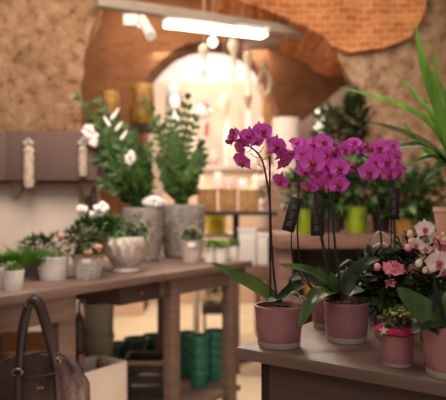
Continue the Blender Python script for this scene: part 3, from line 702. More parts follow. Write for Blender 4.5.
# things on the lower shelf
z2 = .59
for i, (px, r, h, m, lb) in enumerate(((312, .06, .11, 'orangepot', 'ochre pot on the lower bench shelf'), (338, .07, .10, 'darkpot', 'dark pot on the lower bench shelf'))):
    c = Vector(((px-CX)*(BD+.2)/F, BD+.2, z2)); bm = BM(); simple_pot(bm, Vector((0, 0, 0)), r, h); o = obj('plant_pot', bm, m); o.location = c; tag(o, lb, 'pot')
# tall dark bush and pale things seen through the second opening
def bush(name, label, px, base_y, d, rx, rz_, n, ln, m, seed, pr=.2):
    z = 0; c = Vector(((px-CX)*d/F, d, 0))
    zc = H-(base_y-CY)*d/F
    t = thing(name, label, 'plant', c)
    bm = BM(); leafcloud(bm, Vector((c.x, d, zc)), (rx, rx*.8, rz_), n, ln, ln*.28, seed, .4, .1); obj('foliage', bm, m, t)
    bm = BM(); simple_pot(bm, c, pr, .35); obj('pot', bm, 'darkpot', t)
    bm = BM(); tube(bm, [c+UP*.3, Vector((c.x, d, zc))], .03, 8, 3); obj('stem', bm, 'darkwood', t)
bush('potted_tree', 'tall dark conifer by the right stone pier', 354, 126, 4.4, .085, .24, 420, .07, 'leafdark', 31, .12)
bush('potted_tree', 'dark leafy tree left of the tall conifer', 330, 138, 6.0, .15, .30, 320, .1, 'foliage2', 32)
bm = BM(); box(bm, (0, 0, 0), (.62, .35, 1.62), .01); o = obj('archway_dark_block', bm, 'darkwood'); o.location = Vector(((316-CX)*7.3/F, 7.3, 0)); tag(o, 'tall dark block added for the dark interior of the right archway', 'cabinet')  # block added to darken the interior seen through the second opening
p = at(359, 104, 7.6); bm = BM(); box(bm, (0, 0, 0), (.22, .03, .34), .004); o = obj('window_1', bm, 'bulb'); o.location = at(352, 100, 8.55); o['kind'] = 'structure'
t = thing('pillar_lamp', 'small lit white lamp on the dark archway block', 'lamp', at(322, 119, 7.2))
b0 = Vector((at(322, 119, 7.2).x, 7.25, 1.62)); t.location = b0; WINV[t.name] = Matrix.Translation(b0).inverted()
bm = BM(); lathe(bm, [(.05, 0), (.055, .01), (.02, .03), (.015, .42)], b0, 20); obj('base', bm, 'ornament', t)
bm = BM(); lathe(bm, [(.07, .40), (.075, .41), (.065, .66), (.06, .66)], b0, 24); obj('lamp_shade', bm, 'bulb', t)
# tall white vase and pale flowers in the middle ground
d = 5.2
t = thing('white_drum_vase', 'tall pale drum vase behind the first orchid', 'vase', at(286, 176, d))
b0 = at(286, 180, d); bm = BM(); lathe(bm, [(.09, 0), (.1, .01), (.112, .3), (.118, .5), (.112, .515), (.10, .515), (.095, .45), (.001, .44)], Vector(b0), 32, cap=False); obj('vase', bm, 'plaster2', t)
dpost = b0.z
bm = BM(); lathe(bm, [(.16, 0), (.16, dpost-.002)], Vector((b0.x, d, 0)), 32); o = obj('display_plinth', bm, 'midwood'); tag(o, 'round brown plinth under the drum vase', 'plinth')

# ------------------------------------------------------------------ things on the left tables
# tall grey rose-pattern pots with ZZ plants
def tall_pot(px, py, w, top, label_p, d=None, plantname='zz_plant'):
    c = on(px, py, TZ, .1); r = w*c.y/F/2; h = (H-(top-CY)*c.y/F)-TZ
    t = thing('potted_zz_plant', label_p, 'plant', c)
    bm = BM(); n = 5
    prof = [(.001, 0), (r*.80, 0), (r*.84, .006)]
    for i in range(1, 21):
        k = i/20; prof.append((r*(.84+.16*math.sin(k*1.9)/math.sin(1.9)*1.0), h*k))
    prof += [(r*.98, h*1.01), (r*.9, h*1.01), (r*.88, h*.9), (.001, h*.88)]
    def rose(a, z):
        k = z/h
        if not .08 < k < .8: return 1
        u = a*6/(2*math.pi)*2; v_ = k*5
        u += .5*(int(v_) % 2)
        fu, fv = u % 1-.5, v_ % 1-.5; q = math.hypot(fu, fv)
        return 1+.085*math.cos(q*14)*max(0, 1-q*1.7)
    lathe(bm, prof, c, 96, rose, cap=False); obj('pot', bm, 'greytex', t)
    return t, c, r, h
def zz_stem(t, pts, n=9, ll=.075, lw=.02, seed=0, m='zz'):
    rnd = random.Random(seed); P = catmull(pts, 8); N = len(P); bm = BM()
    tube(bm, pts, lambda k: .009*(1-.6*k), 6, 5)
    obj('stem', bm, 'foliage', t)
    bm = BM()
    for i in range(n):
        f = .22+.78*i/(n-1); j = min(int(f*(N-1)), N-2); p = P[j].lerp(P[j+1], f*(N-1)-j); tg = (P[j+1]-P[j]).normalized()
        for s in (-1, 1):
            if i == n-1 and s == 1: dirv = tg
            else:
                sd = tg.cross(Vector((rnd.uniform(-.5, .5), -1, rnd.uniform(-.3, .3)))).normalized()*s
                dirv = (sd*.85+tg*.65+Vector((0, rnd.uniform(-.4, .2), 0))).normalized()
            l = ll*(1.1-.45*f)*rnd.uniform(.85, 1.15)
            strap(bm, [p, p+dirv*l*.5+UP*.004, p+dirv*l-UP*.006], lw*(1.1-.4*f), (rnd.uniform(-.3, .3), -1, .5), .2, 4)
    obj('leaflets', bm, m, t)
t, c, r, h = tall_pot(142, 262, 42, 208, 'tall leafy plant with white spathes in left grey rose pattern pot')
d = c.y; k = c+UP*h*.9
for i, (x, y, dd_, bx_) in enumerate(((81, 100, -.05, 104), (101, 104, .03, 112), (118, 120, -.1, 122), (136, 138, -.05, 138), (122, 150, -.12, 128), (104, 140, -.1, 112), (146, 160, 0, 146), (112, 166, -.12, 120), (134, 172, -.12, 136), (93, 122, 0, 104), (127, 130, .1, 130), (108, 118, .1, 116), (98, 156, -.05, 114), (150, 148, .05, 143), (120, 176, -.15, 126), (104, 182, -.14, 118))):
    zz_stem(t, [k+Vector(((i % 5-2)*.018, .02*(i % 3-1), 0)), at(bx_*.6+143*.4, y*.3+203*.7, d+dd_*.5), at(bx_, y*.66+203*.34, d+dd_*.8), at(x, y, d+dd_)], 10, .075, .02, i)
for i, (x, y, ro) in enumerate(((90, 128, -50), (107, 121, -30), (114, 115, 40), (119, 126, 40), (124, 135, 40), (86, 133, -60), (116, 113, 30), (133, 157, 10), (128, 160, -30))):
    bm = BM(); b0 = at(x, y, d-.13); dr = Vector((math.sin(R(ro)), -.2, math.cos(R(ro)))).normalized()
    strap(bm, [b0-dr*.03, b0, b0+dr*.034], .0085, (0, -1, .2), .3, 4); obj('flower', bm, 'card', t)
for x, y in ((88, 132), (93, 140), (130, 158)):
    bm = BM(); rnd = random.Random(x)
    for _ in range(14): ball(bm, at(x+rnd.uniform(-3, 3), y+rnd.uniform(-5, 5), d-.1), .018, (1, .8, 1), 1)
    obj('flower', bm, 'white_petal', t)
t, c, r, h = tall_pot(183, 258, 44, 205, 'tall glossy zz plant in right grey rose pattern pot')
d = c.y; k = c+UP*h*.9
for i, (x, y, dd_, bx_) in enumerate(((147, 104, -.05, 166), (188, 99, -.02, 176), (171, 116, .05, 172), (202, 146, 0, 194), (156, 128, .02, 165), (196, 122, .05, 186), (160, 160, -.1, 168), (194, 168, -.1, 190), (176, 140, -.1, 178), (183, 176, -.12, 184), (166, 178, -.1, 172), (204, 160, .05, 194), (190, 110, .1, 184))):
    zz_stem(t, [k+Vector(((i % 5-2)*.02, .02*(i % 3-1), 0)), at(bx_*.6+183*.4, y*.3+201*.7, d+dd_*.5), at(bx_, y*.66+201*.34, d+dd_*.8), at(x, y, d+dd_)], 10, .075, .02, 40+i)
# white hydrangea head on a stem between the tall pots
c = on(153, 262, TZ, .05); d = c.y
t = thing('white_hydrangea', 'round white hydrangea head between the tall grey pots', 'flower', c)
bm = BM(); tube(bm, [c, at(154, 235, d), at(154, 205, d)], .005, 8, 3); obj('stem', bm, 'foliage', t)
bm = BM(); rnd = random.Random(3); hc = at(154, 202, d)
for _ in range(60):
    v_ = Vector((rnd.gauss(0, 1), rnd.gauss(0, 1), rnd.gauss(0, .8))).normalized(); ball(bm, hc+Vector((v_.x*.055, v_.y*.04, v_.z*.026)), .015, (1, 1, .8), 1)
obj('blossom_heads', bm, 'card', t)['kind'] = 'stuff'
# shell bowl
c = on(126, 274, TZ, .075); d = c.y; r = 23*d/F; h = (H-(236-CY)*d/F)-TZ
t = thing('shell_planter', 'pale scalloped shell bowl with trailing green plant and white flowers', 'planter', c)
bm = BM()
prof = [(.001, 0), (r*.58, 0), (r*.62, .01), (r*.5, .025), (r*.62, h*.25), (r*.86, h*.5), (r, h*.78), (r*.98, h*.93), (r*.9, h), (r*.84, h*.96), (r*.8, h*.8), (.001, h*.8)]
lathe(bm, prof, c, 120, lambda a, z: 1+(.075*math.cos(15*a+z*55) if .03 < z else 0), cap=False); obj('bowl', bm, 'shell', t)
bm = BM()
leafcloud(bm, at(98, 228, d), (.10, .08, .055), 280, .05, .014, 51, .3, .2); leafcloud(bm, at(118, 229, d-.02), (.09, .07, .028), 150, .05, .013, 52, 0, .2, .2)
leafcloud(bm, at(138, 226, d-.02), (.03, .03, .04), 36, .05, .013, 53, 0, .2, .4); obj('foliage', bm, 'foliage', t)
for i, (x, y, s) in enumerate(((82, 209, .03), (101, 209, .042), (94, 214, .025))):
    bm = BM(); rnd = random.Random(i)
    for _ in range(26):
        v_ = Vector((rnd.gauss(0, 1), rnd.gauss(0, 1), rnd.gauss(0, .7))).normalized(); ball(bm, at(x, y, d-.06)+v_*s*.62, s*.34, (1, 1, .8), 1)
    obj('flower', bm, 'card', t)
# basket pot with label
c = on(88, 280, TZ, .05); d = c.y; r = 15.5*d/F; h = (H-(254-CY)*d/F)-TZ
t = thing('wicker_planter', 'whitewashed wicker basket with olive plant and white card', 'planter', c)
bm = BM(); prof = [(.001, 0), (r*.76, 0)]+[(r*(.78+.22*i/14)*(1+.02*(i % 2)), h*.9*i/14) for i in range(15)]+[(r*.9, h*.9), (.001, h*.8)]
lathe(bm, prof, c, 60, lambda a, z: 1+.02*math.sin(20*a+z*300), cap=False); obj('basket', bm, 'wicker', t)
bm = BM(); rr = r*1.02
tube(bm, [c+Vector((rr*math.cos(a), rr*math.sin(a), h*.94)) for a in [2*math.pi*i/24 for i in range(25)]], .007, 8, 2); obj('basket_rim', bm, 'rim', t)
bm = BM(); leafcloud(bm, at(84, 241, d), (.085, .07, .055), 260, .035, .011, 61, .2, .2); obj('foliage', bm, 'foliage2', t)
bm = BM(); box(bm, at(86, 263, d-r*.99), (.035, .002, .022), .0005, .1); obj('price_card', bm, 'card', t)
for x, y in ((98, 247), (61, 236), (88, 252)):
    bm = BM(); ball(bm, at(x, y, d-.07), .016, (1.3, 1, .8)); obj('flower', bm, 'terracotta', t)
# white pots at the left
def white_pot(px, py, w, top, label, m='white', d_back=.06, fol=None, name='white_pot', cat='pot', group=None):
    c = on(px, py, TZ, d_back); r = w*c.y/F/2; h = (H-(top-CY)*c.y/F)-TZ
    t = thing(name, label, cat, c, 0, group); bm = BM(); simple_pot(bm, c, r, h, .82, 40); obj('pot', bm, m, t)
    return t, c, r, h
t, c, r, h = white_pot(53, 281.5, 32, 256, 'wide white ceramic pot of fine green grass at the centre of its row', d_back=.067, name='grass_pot', cat='plant')
bm = BM(); blades(bm, c+UP*h*.75, r*.75, r*.75, .026, 110, .0022, 71, .6); obj('foliage', bm, 'grass', t)
t, c, r, h = white_pot(13.5, 291.5, 21, 270, 'small white pot with a green tuft near the handbag', d_back=.045, name='grass_pot', cat='plant')
bm = BM(); leafcloud(bm, c+UP*(h*1.05), (r*.7, r*.7, .022), 90, .02, .007, 72, .5, .1); obj('foliage', bm, 'grass', t)
t, c, r, h = white_pot(30, 279, 23, 262, 'grey pot with wild olive greenery behind the white pots', 'whitegrey', .1, name='grass_pot', cat='plant')
bm = BM(); leafcloud(bm, at(44, 246, c.y+.06), (.11, .06, .05), 300, .03, .009, 73, .5, .1); blades(bm, c+UP*h*.8, .07, .05, .12, 160, .002, 77, .9); obj('foliage', bm, 'foliage2', t)
t, c, r, h = white_pot(5, 283, 26, 262, 'grey pot of fresh green moss at the left edge', 'whitegrey', .08, name='grass_pot', cat='plant')
bm = BM(); blades(bm, c+UP*h*.8+Vector((.06, .03, .0)), .16, .07, .08, 1100, .0022, 74, 1.0); obj('foliage', bm, 'grass', t)
t, c, r, h = white_pot(-8, 291, 22, 268, 'small white pot cut by the left picture edge', d_back=.045, name='grass_pot', cat='plant')
bm = BM(); leafcloud(bm, c+UP*(h*1.05), (r*.7, r*.7, .022), 90, .02, .007, 75, .5, .1); obj('foliage', bm, 'grass', t)
# small beige bucket with plant and card
t, c, r, h = white_pot(191, 263, 22, 240, 'beige bucket with a small plant, white card and wire handle', 'shell', .06, name='bucket_planter', cat='planter')
bm = BM(); leafcloud(bm, c+UP*(h*1.1), (r*.7, r*.7, .035), 120, .035, .01, 81, .4, .1); obj('foliage', bm, 'bgfoliage', t)
bm = BM(); box(bm, at(191.5, 247, c.y-r*.99), (.04, .003, .022), .0005); obj('price_card', bm, 'card', t)
bm = BM(); tube(bm, [c+Vector((-r, -.0, h*.9)), c+Vector((-r*1.1, 0, h*1.15)), c+Vector((-r*.3, 0, h*1.6)), c+Vector((r*.6, 0, h*1.5)), c+Vector((r*1.1, 0, h*1.1)), c+Vector((r, 0, h*.9))], .003, 6, 5); obj('handle', bm, 'straw', t)
# three little white pots
for i, (px, py, w, tp, lb) in enumerate(((210, 262.5, 13, 247, 'little white pot of cress nearest the beige bucket'), (221, 263, 14, 248, 'little white pot of cress in the middle of three'), (233, 261, 13, 246, 'little white pot of cress nearest the table end'))):
    t, c, r, h = white_pot(px, py, w, tp, lb, d_back=.036, name='cress_pot', cat='plant', group='little white cress pots')
    bm = BM(); leafcloud(bm, c+UP*(h*1.05), (r*.95, r*.95, .03), 110, .022, .008, 90+i, .6, .1); obj('foliage', bm, 'grass', t)

# ------------------------------------------------------------------ wall box with straw bundles, plaster panel below
D = 3.45
zt, zb = at(0, 130.5, D).z, at(0, 180.5, D).z; xl, xr = at(-60, 0, D).x, at(97, 0, D).x; xm = at(7, 0, D).x
t = thing('mantel_box', 'wide brown wooden box shelf mounted before the rough stone pier', 'shelf', (xm, D, zb))
bm = BM(); frame_box(bm, Vector((xm+.002, D, zb)), Vector((xr-xm, 0, 0)), Vector((0, .6, 0)), UP*(zt-zb), .004); obj('front_panel', bm, 'shelfbrown', t)
bm = BM(); frame_box(bm, Vector((xl, D+.02, zb)), Vector((xm-xl, 0, 0)), Vector((0, .58, 0)), UP*(zt-zb), .004); obj('side_panel', bm, 'shelfbrown', t)
for x0, x1 in ((10, 22), (80, 94)):
    bm = BM(); a_ = at(x0, 182, D+.05); b_ = at(x1, 182, D+.05)
    v1 = [bm.verts.new(q) for q in (a_, b_, at((x0+x1)/2+3, 196, D+.1), at((x0+x1)/2-3, 196, D+.1), a_+Vector((0, .09, 0)), b_+Vector((0, .09, 0)), at((x0+x1)/2+3, 196, D+.14), at((x0+x1)/2-3, 196, D+.14))]
    for q in ((0, 1, 2, 3), (4, 5, 6, 7), (0, 1, 5, 4), (1, 2, 6, 5), (2, 3, 7, 6), (3, 0, 4, 7)): bm.faces.new([v1[i] for i in q])
    obj('bracket', bm, 'greymetal', t, smooth=False)
bm = BM(); frame_box(bm, Vector((at(-80, 0, D+.15).x, D+.15, 0)), Vector((at(79, 0, D+.15).x-at(-80, 0, D+.15).x, 0, 0)), Vector((0, .45, 0)), UP*(zb-.005), .01); struct('wall_plinth', bm, 'plaster2')
bm = BM(); frame_box(bm, Vector((at(79, 0, D+.3).x, D+.3, 0)), Vector((.08, 0, 0)), Vector((0, .25, 0)), UP*(zb-.005), .01); struct('trim_3', bm, 'greymetal')
def straw_bundle(x, y0, y1, w, label, seed):
    p = at(x, y0, D-.02)
    t = thing('straw_bundle', label, 'decoration', p, 0, 'straw bundles on the brown box')
    bm = BM(); zz = (y1-y0-9)*D/F; r = w*D/F/2
    lathe(bm, [(.001, -zz), (r*.9, -zz), (r, -zz*.9)]+[(r*(1+.08*math.sin(i*2.1)), -zz*.9+zz*.85*i/14) for i in range(1, 15)]+[(r*.5, 0)], p-UP*(9*D/F), 16, lambda a, z: 1+.1*math.sin(7*a+z*60)); obj('bundle', bm, 'straw', t)
    bm = BM()
    for q in (-1, 1): ball(bm, p+Vector((q*.014, -.01, -.035)), .014, (1.1, .7, 1.2), 2)
    ball(bm, p+Vector((0, -.014, -.018)), .012); obj('bow', bm, 'whitegrey', t)
    bm = BM(); tube(bm, [p+Vector((0, .018, .0)), p+Vector((0, -.004, -.02))], .004, 6, 2); obj('hook', bm, 'metal', t)
straw_bundle(29, 137, 187, 9.5, 'pale straw bundle hung near the box centre, longer of two', 1)
straw_bundle(83, 137, 176, 7.5, 'shorter pale straw bundle hung at the box right end', 2)
bm = BM(); tube(bm, [at(93, 232, 3.55), at(94, 200, 3.55), at(90, 178, 3.6)], .02, 10, 3)
o = obj('garden_stake', bm, 'darkwood'); tag(o, 'dark brown post beside the pale plaster wall', 'post')

# ------------------------------------------------------------------ handbag
bd = 2.06
bc = at(36, 400, bd)
t = thing('leather_handbag', 'dark brown leather handbag hanging by its handles from the left table', 'bag', bc)
bm = BM()
def bag_sec(k):   # outline at height fraction k (0 bottom, 1 top): half width, half depth
    return (.186-.012*k-.035*max(0, k-.8)/.2, .075*(1-.75*k**1.5)+.008)
rows = []
zt_, zb_ = at(0, 352, bd).z, at(0, 452, bd).z
for i in range(15):
    k = i/14; hw, hd = bag_sec(k); ring = []
    sag = .012*math.sin(k*9)
    for j in range(40):
        a = 2*math.pi*j/40; ca, sa = math.cos(a), math.sin(a)
        x = hw*math.copysign(abs(ca)**.55, ca); y = hd*math.copysign(abs(sa)**.7, sa)+.004*math.sin(j*1.7+k*8)
        z = zb_+(zt_-zb_)*k-(.045*k*(abs(x)/hw)**2.2)
        ring.append(bm.verts.new(Vector((bc.x+x, bd+y, z))))
    rows.append(ring)
for a, b in zip(rows, rows[1:]):
    for j in range(40): bm.faces.new((a[j], a[(j+1) % 40], b[(j+1) % 40], b[j]))
bm.faces.new(rows[0]); bm.faces.new(rows[-1])
obj('bag_body', bm, 'leather', t)
def bag_face(px, py): return at(px, py, bd-.068+max(0, (385-py))*.0012)
bm = BM(); tube(bm, [at(5, 371, bd-.03), at(30, 355, bd-.022), at(60, 354, bd-.022), at(76, 372, bd-.03)], .004, 6, 6); obj('top_seam', bm, 'leatherd', t)
for (pts) in ([(19, 374), (20, 345), (24, 318), (31, 301), (38, 306), (46, 330), (52, 352), (55, 366)],):
    for off, name_ in ((-.045, 'handle'), (.03, 'handle')):
        bm = BM(); P = [at(x+(0 if off < 0 else 3), y+(0 if off < 0 or 305 < y < 0 else -3), bd+off) for x, y in pts]
        tube(bm, P, .0125 if off < 0 else .012, 10, 6); obj('handle', bm, 'leatherd', t)
for x, y in ((18, 372), (56, 361)):
    bm = BM(); b0 = bag_face(x, y); P = [b0+Vector((.016*math.cos(q), -.008, .012*math.sin(q))) for q in [2*math.pi*i/16 for i in range(17)]]
    tube(bm, P, .003, 6, 2); obj('handle_ring', bm, 'metal', t)
    bm = BM(); tube(bm, [b0+Vector((0, -.005, -.01)), at(x+(0 if x < 40 else 2), y+40, bd-.078)], .011, 8, 3); obj('strap', bm, 'leatherd', t)
bm = BM(); box(bm, at(40, 389, bd-.077), (.022, .003, .008), .001); obj('badge', bm, 'metal', t)
bm = BM(); tube(bm, [at(25, 378, bd-.07), at(42, 376, bd-.073), at(62, 372, bd-.07)], .003, 6, 4); obj('pocket_seam', bm, 'leatherd', t)
t_bag = t
bm = BM(); b0 = uv(LO, 0, 0, 0)
hk = at(31, 303, bd)
tube(bm, [at(32, 296, bd+.22), at(32, 303, bd+.1), hk+Vector((0, .0, -.01)), hk+Vector((0, -.05, -.004)), hk+Vector((0, -.055, .012))], .005, 8, 4)
o = obj('bag_hook', bm, 'metal'); tag(o, 'small metal hook holding the handbag under the table edge', 'hook')

# ------------------------------------------------------------------ under the left tables
sA = .10
def on_shelf(px, d, z): return Vector(((px-CX)*d/F, d, z))
# pale box with dark contents
d = 2.60; P0 = on_shelf(86, d, 0)
hz = H-(373-CY)*d/F; wx, wy = .34, .2; rzb = math.atan2(.809, .588)
c = P0+U*.075+V*.1
t = thing('storage_box', 'open pale box on the floor holding dark garden sticks', 'box', c)
def rb(x, y, z): return c+Matrix.Rotation(rzb, 3, 'Z')@Vector((x, y, 0))+UP*z
ax, ay = Matrix.Rotation(rzb, 3, 'Z')@Vector((1, 0, 0)), Matrix.Rotation(rzb, 3, 'Z')@Vector((0, 1, 0))
for (x, y, sx, sy) in ((-wx/2, -wy/2, wx, .012), (-wx/2, wy/2-.012, wx, .012), (-wx/2, -wy/2, .012, wy), (wx/2-.012, -wy/2, .012, wy)):
    bm = BM(); frame_box(bm, rb(x, y, .01), ax*sx, ay*sy, UP*(hz-.01), .002); obj('side_panel', bm, 'plaster2', t)
bm = BM(); frame_box(bm, rb(-wx/2, -wy/2, 0), ax*wx, ay*wy, UP*.02, .002); obj('bottom_panel', bm, 'plaster2', t)
for i in range(5):
    bm = BM(); p0 = rb(-.08+.04*i, -.04+.03*(i % 3), .02); tube(bm, [p0, p0+Vector((.01*(i-2), .0, hz+.0+.012*(i % 3)))], .012, 8, 2)
    o = obj('garden_stick', bm, 'darkwood' if i % 2 else 'midwood'); tag(o, 'garden stick standing in the pale open box', 'stick', 'garden sticks in the pale box')
# grey buckets, nested
d = 3.25; c = on_shelf(99, d, 0)
bm = BM(); r = 15*d/F; hh = .50
lathe(bm, [(.001, 0), (r*.8, 0), (r*.83, .01), (r*.97, hh*.93), (r*1.02, hh*.94), (r*1.03, hh), (r*.96, hh), (r*.82, .02), (.001, .02)], Vector((0, 0, 0)), 40, cap=False)
for i, lb in enumerate(('lower grey bucket of a nested stack under the table', 'upper grey bucket of a nested stack under the table')):
    if i == 0: b1 = obj('tall_bucket', bm, 'bucket'); b1.location = c
    else: b1 = b1.copy(); C.objects.link(b1); b1.location = c+UP*.165
    tag(b1, lb, 'bucket', 'nested grey buckets')
# furled dark umbrella
d = 2.75
t = thing('furled_umbrella', 'dark brown furled umbrella hanging under the table beside the buckets', 'umbrella', at(79, 365, d))
bm = BM(); P0 = [at(80, 366, d), at(79, 345, d), at(79, 325, d), at(79, 311, d)]
tube(bm, P0, lambda k: .005+.022*math.sin(math.pi*min(1, k*.9+.08))*(1+.12*math.sin(k*26)), 12, 8); obj('canopy', bm, 'leatherd', t)
bm = BM(); tube(bm, [at(79, 312, d), at(79, 304, d), at(81, 300, d), at(83, 304, d)], .005, 8, 5); obj('handle', bm, 'darkwood', t)
# orange wooden crate behind the bag
d = 3.2; c = on_shelf(40, d, .102)
t = thing('wooden_crate', 'orange brown wooden crate behind the handbag', 'crate', c)
for k in range(4):
    bm = BM(); box(bm, c+Vector((0, -.15, .01+.115*k)), (.34, .014, .095), .002); obj('front_slat', bm, 'orangewood', t)
    for s in (-1, 1):
        bm = BM(); box(bm, c+Vector((s*.163, 0, .01+.115*k)), (.014, .285, .095), .002); obj('side_slat', bm, 'orangewood', t)
bm = BM(); box(bm, c, (.34, .29, .012), .002); obj('bottom_panel', bm, 'orangewood', t)
# stacks of green pots
def gp_mesh(r, h):
    bm = BM(); lathe(bm, [(.001, 0), (r*.82, 0), (r*.84, .004), (r*.93, h*.62), (r*.94, h*.66), (r*1.03, h*.68), (r*1.05, h*.97), (r*1.03, h), (r*.92, h), (r*.9, h*.7), (r*.8, .01), (.001, .01)], Vector((0, 0, 0)), 36, cap=False); return bm
proto = {}
def stack(px, w, bottom, top, d, n, m, label, z0):
    r = w*d/F/2; c = Vector(((px-CX)*d/F, d, z0)); zt2 = H-(top-CY)*d/F; step = (zt2-z0)/(n+.55); h = step*1.55
    o = None; nm = ['bottom', 'second', 'third', 'fourth', 'fifth']
    for i in range(n):
        if o is None: o = obj('plastic_pot', gp_mesh(r, h), m)
        else: o = o.copy(); C.objects.link(o)
        o.location = c+UP*step*i
        tag(o, (nm[i] if i < n-1 else 'topmost')+' pot of '+label, 'pot', 'pots of '+label)
zs = .172
stack(199, 20, 397, 335, 3.43, 4, 'greenpot', 'the bright green stack next to the front table leg', zs)
stack(215, 21, 391, 330, 3.56, 5, 'greenpot', 'the bright green stack by the far table leg', zs)
stack(187, 18, 395, 332, 3.66, 4, 'greenpot', 'the green stack tucked behind the middle leg', zs)
stack(118, 22, 397, 343, 3.9, 4, 'green_shaded', 'the shadowed green stack beside the grey buckets', 0)
stack(136, 24, 397, 338, 3.85, 4, 'green_shaded', 'the shadowed green stack left of the wire crate', 0)
stack(154, 24, 397, 335, 3.95, 4, 'green_shaded', 'the shadowed green stack behind the wire crate', 0)
# dark wire crate
d = 3.3; c = on_shelf(146, d, 0)
t = thing('wire_crate', 'dark slatted crate with brown rim before the green pots', 'crate', c)
zc = H-(356-CY)*d/F
for s in (-1, 1):
    for (cx_, cy_, sx, sy) in ((0, s*.1, .2, .008), (s*.1, 0, .008, .19)):
        bm = BM()
        for k in range(6): box(bm, c+Vector((cx_, cy_, .02+k*zc/6.4)), (sx, sy, zc/9), 0)
        obj('slat_panel', bm, 'stake', t, smooth=False)
        bm = BM(); box(bm, c+Vector((cx_, cy_, zc-.02)), (sx+.008, sy+.008, .02), .002); obj('rim', bm, 'rim' if (s, sx) == (-1, .2) else 'darkwood', t)
for sx in (-1, 1):
    for sy in (-1, 1):
        bm = BM(); box(bm, c+Vector((sx*.1, sy*.1, 0)), (.014, .014, zc-.02), .002); obj('corner_post', bm, 'stake', t)
# planters far behind the table on the floor
t = thing('trough_planter', 'low dark trough with greenery far behind the table legs', 'planter', on_shelf(216, 5.4, 0))
c = on_shelf(216, 5.4, 0); bm = BM(); box(bm, c+UP*.22, (.24, .2, .08), .006); obj('trough', bm, 'darkpot', t)
bm = BM(); leafcloud(bm, c+UP*.36, (.11, .09, .08), 160, .05, .016, 99, .4, .1); obj('foliage', bm, 'foliage2', t)
for s in (-1, 1):
    bm = BM(); box(bm, c+Vector((s*.1, 0, 0)), (.02, .16, .22), .002); obj('leg', bm, 'darkpot', t)

# ------------------------------------------------------------------ basket table in the middle ground
d = 4.7; tz2 = H-(211-CY)*d/F
c = on_shelf(236, d, 0)
t = thing('pedestal_table', 'dark pedestal table under the tan baskets', 'table', c)
bm = BM(); box(bm, c+UP*(tz2-.03), (.60, .36, .03), .004); obj('tabletop', bm, 'darkwood', t)
bm = BM(); tube(bm, [c+UP*.02, c+UP*(tz2-.03)], .025, 12, 2); obj('pedestal', bm, 'darkwood', t)
bm = BM(); lathe(bm, [(.16, 0), (.16, .015), (.03, .03)], c, 24); obj('base', bm, 'darkwood', t)
for i, (px, w, top, lb) in enumerate(((207, 22, 190, 'tan woven basket at the end near the zz plant'), (228, 20, 190, 'tan woven basket in the middle of the dark table'), (249, 22, 191, 'tan woven basket at the far end of the dark table'))):
    b0 = Vector(((px-CX)*(d-.04)/F, d-.04, tz2)); hh = H-(top-CY)*(d-.04)/F-tz2; ww = w*d/F/2*.96
    t = thing('woven_basket', lb, 'basket', b0, 0, 'tan woven baskets')
    bm = BM(); lathe(bm, [(.001, 0), (ww*.9, 0), (ww*.93, .01), (ww*.97, hh*.5), (ww, hh), (ww*.9, hh), (ww*.88, hh*.7), (.001, hh*.65)], b0, 8+24, lambda a, z: (max(abs(math.cos(a)), abs(math.sin(a)))**-.45)*.92+.012*math.sin(16*a), cap=False); obj('basket', bm, 'basket', t)
    bm = BM(); lathe(bm, [(ww*.9, hh*.95), (ww*1.03, hh*.95), (ww*1.03, hh*1.06), (ww*.9, hh*1.06)], b0, 32, lambda a, z: (max(abs(math.cos(a)), abs(math.sin(a)))**-.45)*.92, cap=False); obj('basket_rim', bm, 'basket', t)
    bm = BM(); rnd = random.Random(i)
    for _ in range(14): ball(bm, b0+Vector((rnd.uniform(-.6, .6)*ww, rnd.uniform(-.6, .6)*ww, hh*.9+rnd.uniform(0, .03))), rnd.uniform(.015, .03), (1, 1, .8), 1)
    o = obj('dried_filler', bm, ('straw', 'terracotta', 'straw')[i], t)
# yellow pot, white boxes beneath / behind
zb2 = H-(233-CY)*5.0/F
t = thing('low_bench', 'low pale bench behind the little cress pots', 'bench', on_shelf(228, 5.0, 0))
c = on_shelf(230, 5.0, 0)
bm = BM(); box(bm, c+UP*(zb2-.03), (.62, .3, .03), .004); obj('bench_top', bm, 'plaster2', t)
for s in (-1, 1):
    bm = BM(); box(bm, c+Vector((s*.27, 0, 0)), (.04, .26, zb2-.03), .003); obj('leg', bm, 'plaster2', t)
b0 = on_shelf(216, 4.98, zb2); bm = BM(); simple_pot(bm, Vector((0, 0, 0)), 10.5*4.98/F, (233-214)*4.98/F, .95)
o = obj('yellow_pot', bm, 'yellow'); o.location = b0; tag(o, 'bright yellow pot under the dark basket table', 'pot')
sd_ = 4.4; sz_ = H-(264-CY)*sd_/F; c = on_shelf(254, sd_, 0)
t = thing('wooden_stand', 'brown wooden stand under the pale boxes behind the first orchid', 'stand', c)
bm = BM(); box(bm, c+UP*(sz_-.1), (.30, .26, .1), .004); obj('stand_top', bm, 'midwood', t)
for sx in (-1, 1):
    for sy in (-1, 1):
        bm = BM(); box(bm, c+Vector((sx*.125, sy*.1, 0)), (.04, .04, sz_-.101), .003); obj('leg', bm, 'midwood', t)
for px, w, top_, lb in ((247, .12, 228, 'wider pale box right of the cress pots'), (262, .075, 233, 'narrow pale box behind the first orchid stake')):
    hz_ = (264-top_)*sd_/F; bm = BM(); box(bm, (0, 0, 0), (w, .14, hz_), .006); box(bm, (0, 0, hz_-.03), (w+.008, .148, .03), .004)
    o = obj('pale_box', bm, 'white'); o.location = on_shelf(px, sd_-.02, sz_+.001); tag(o, lb, 'box')
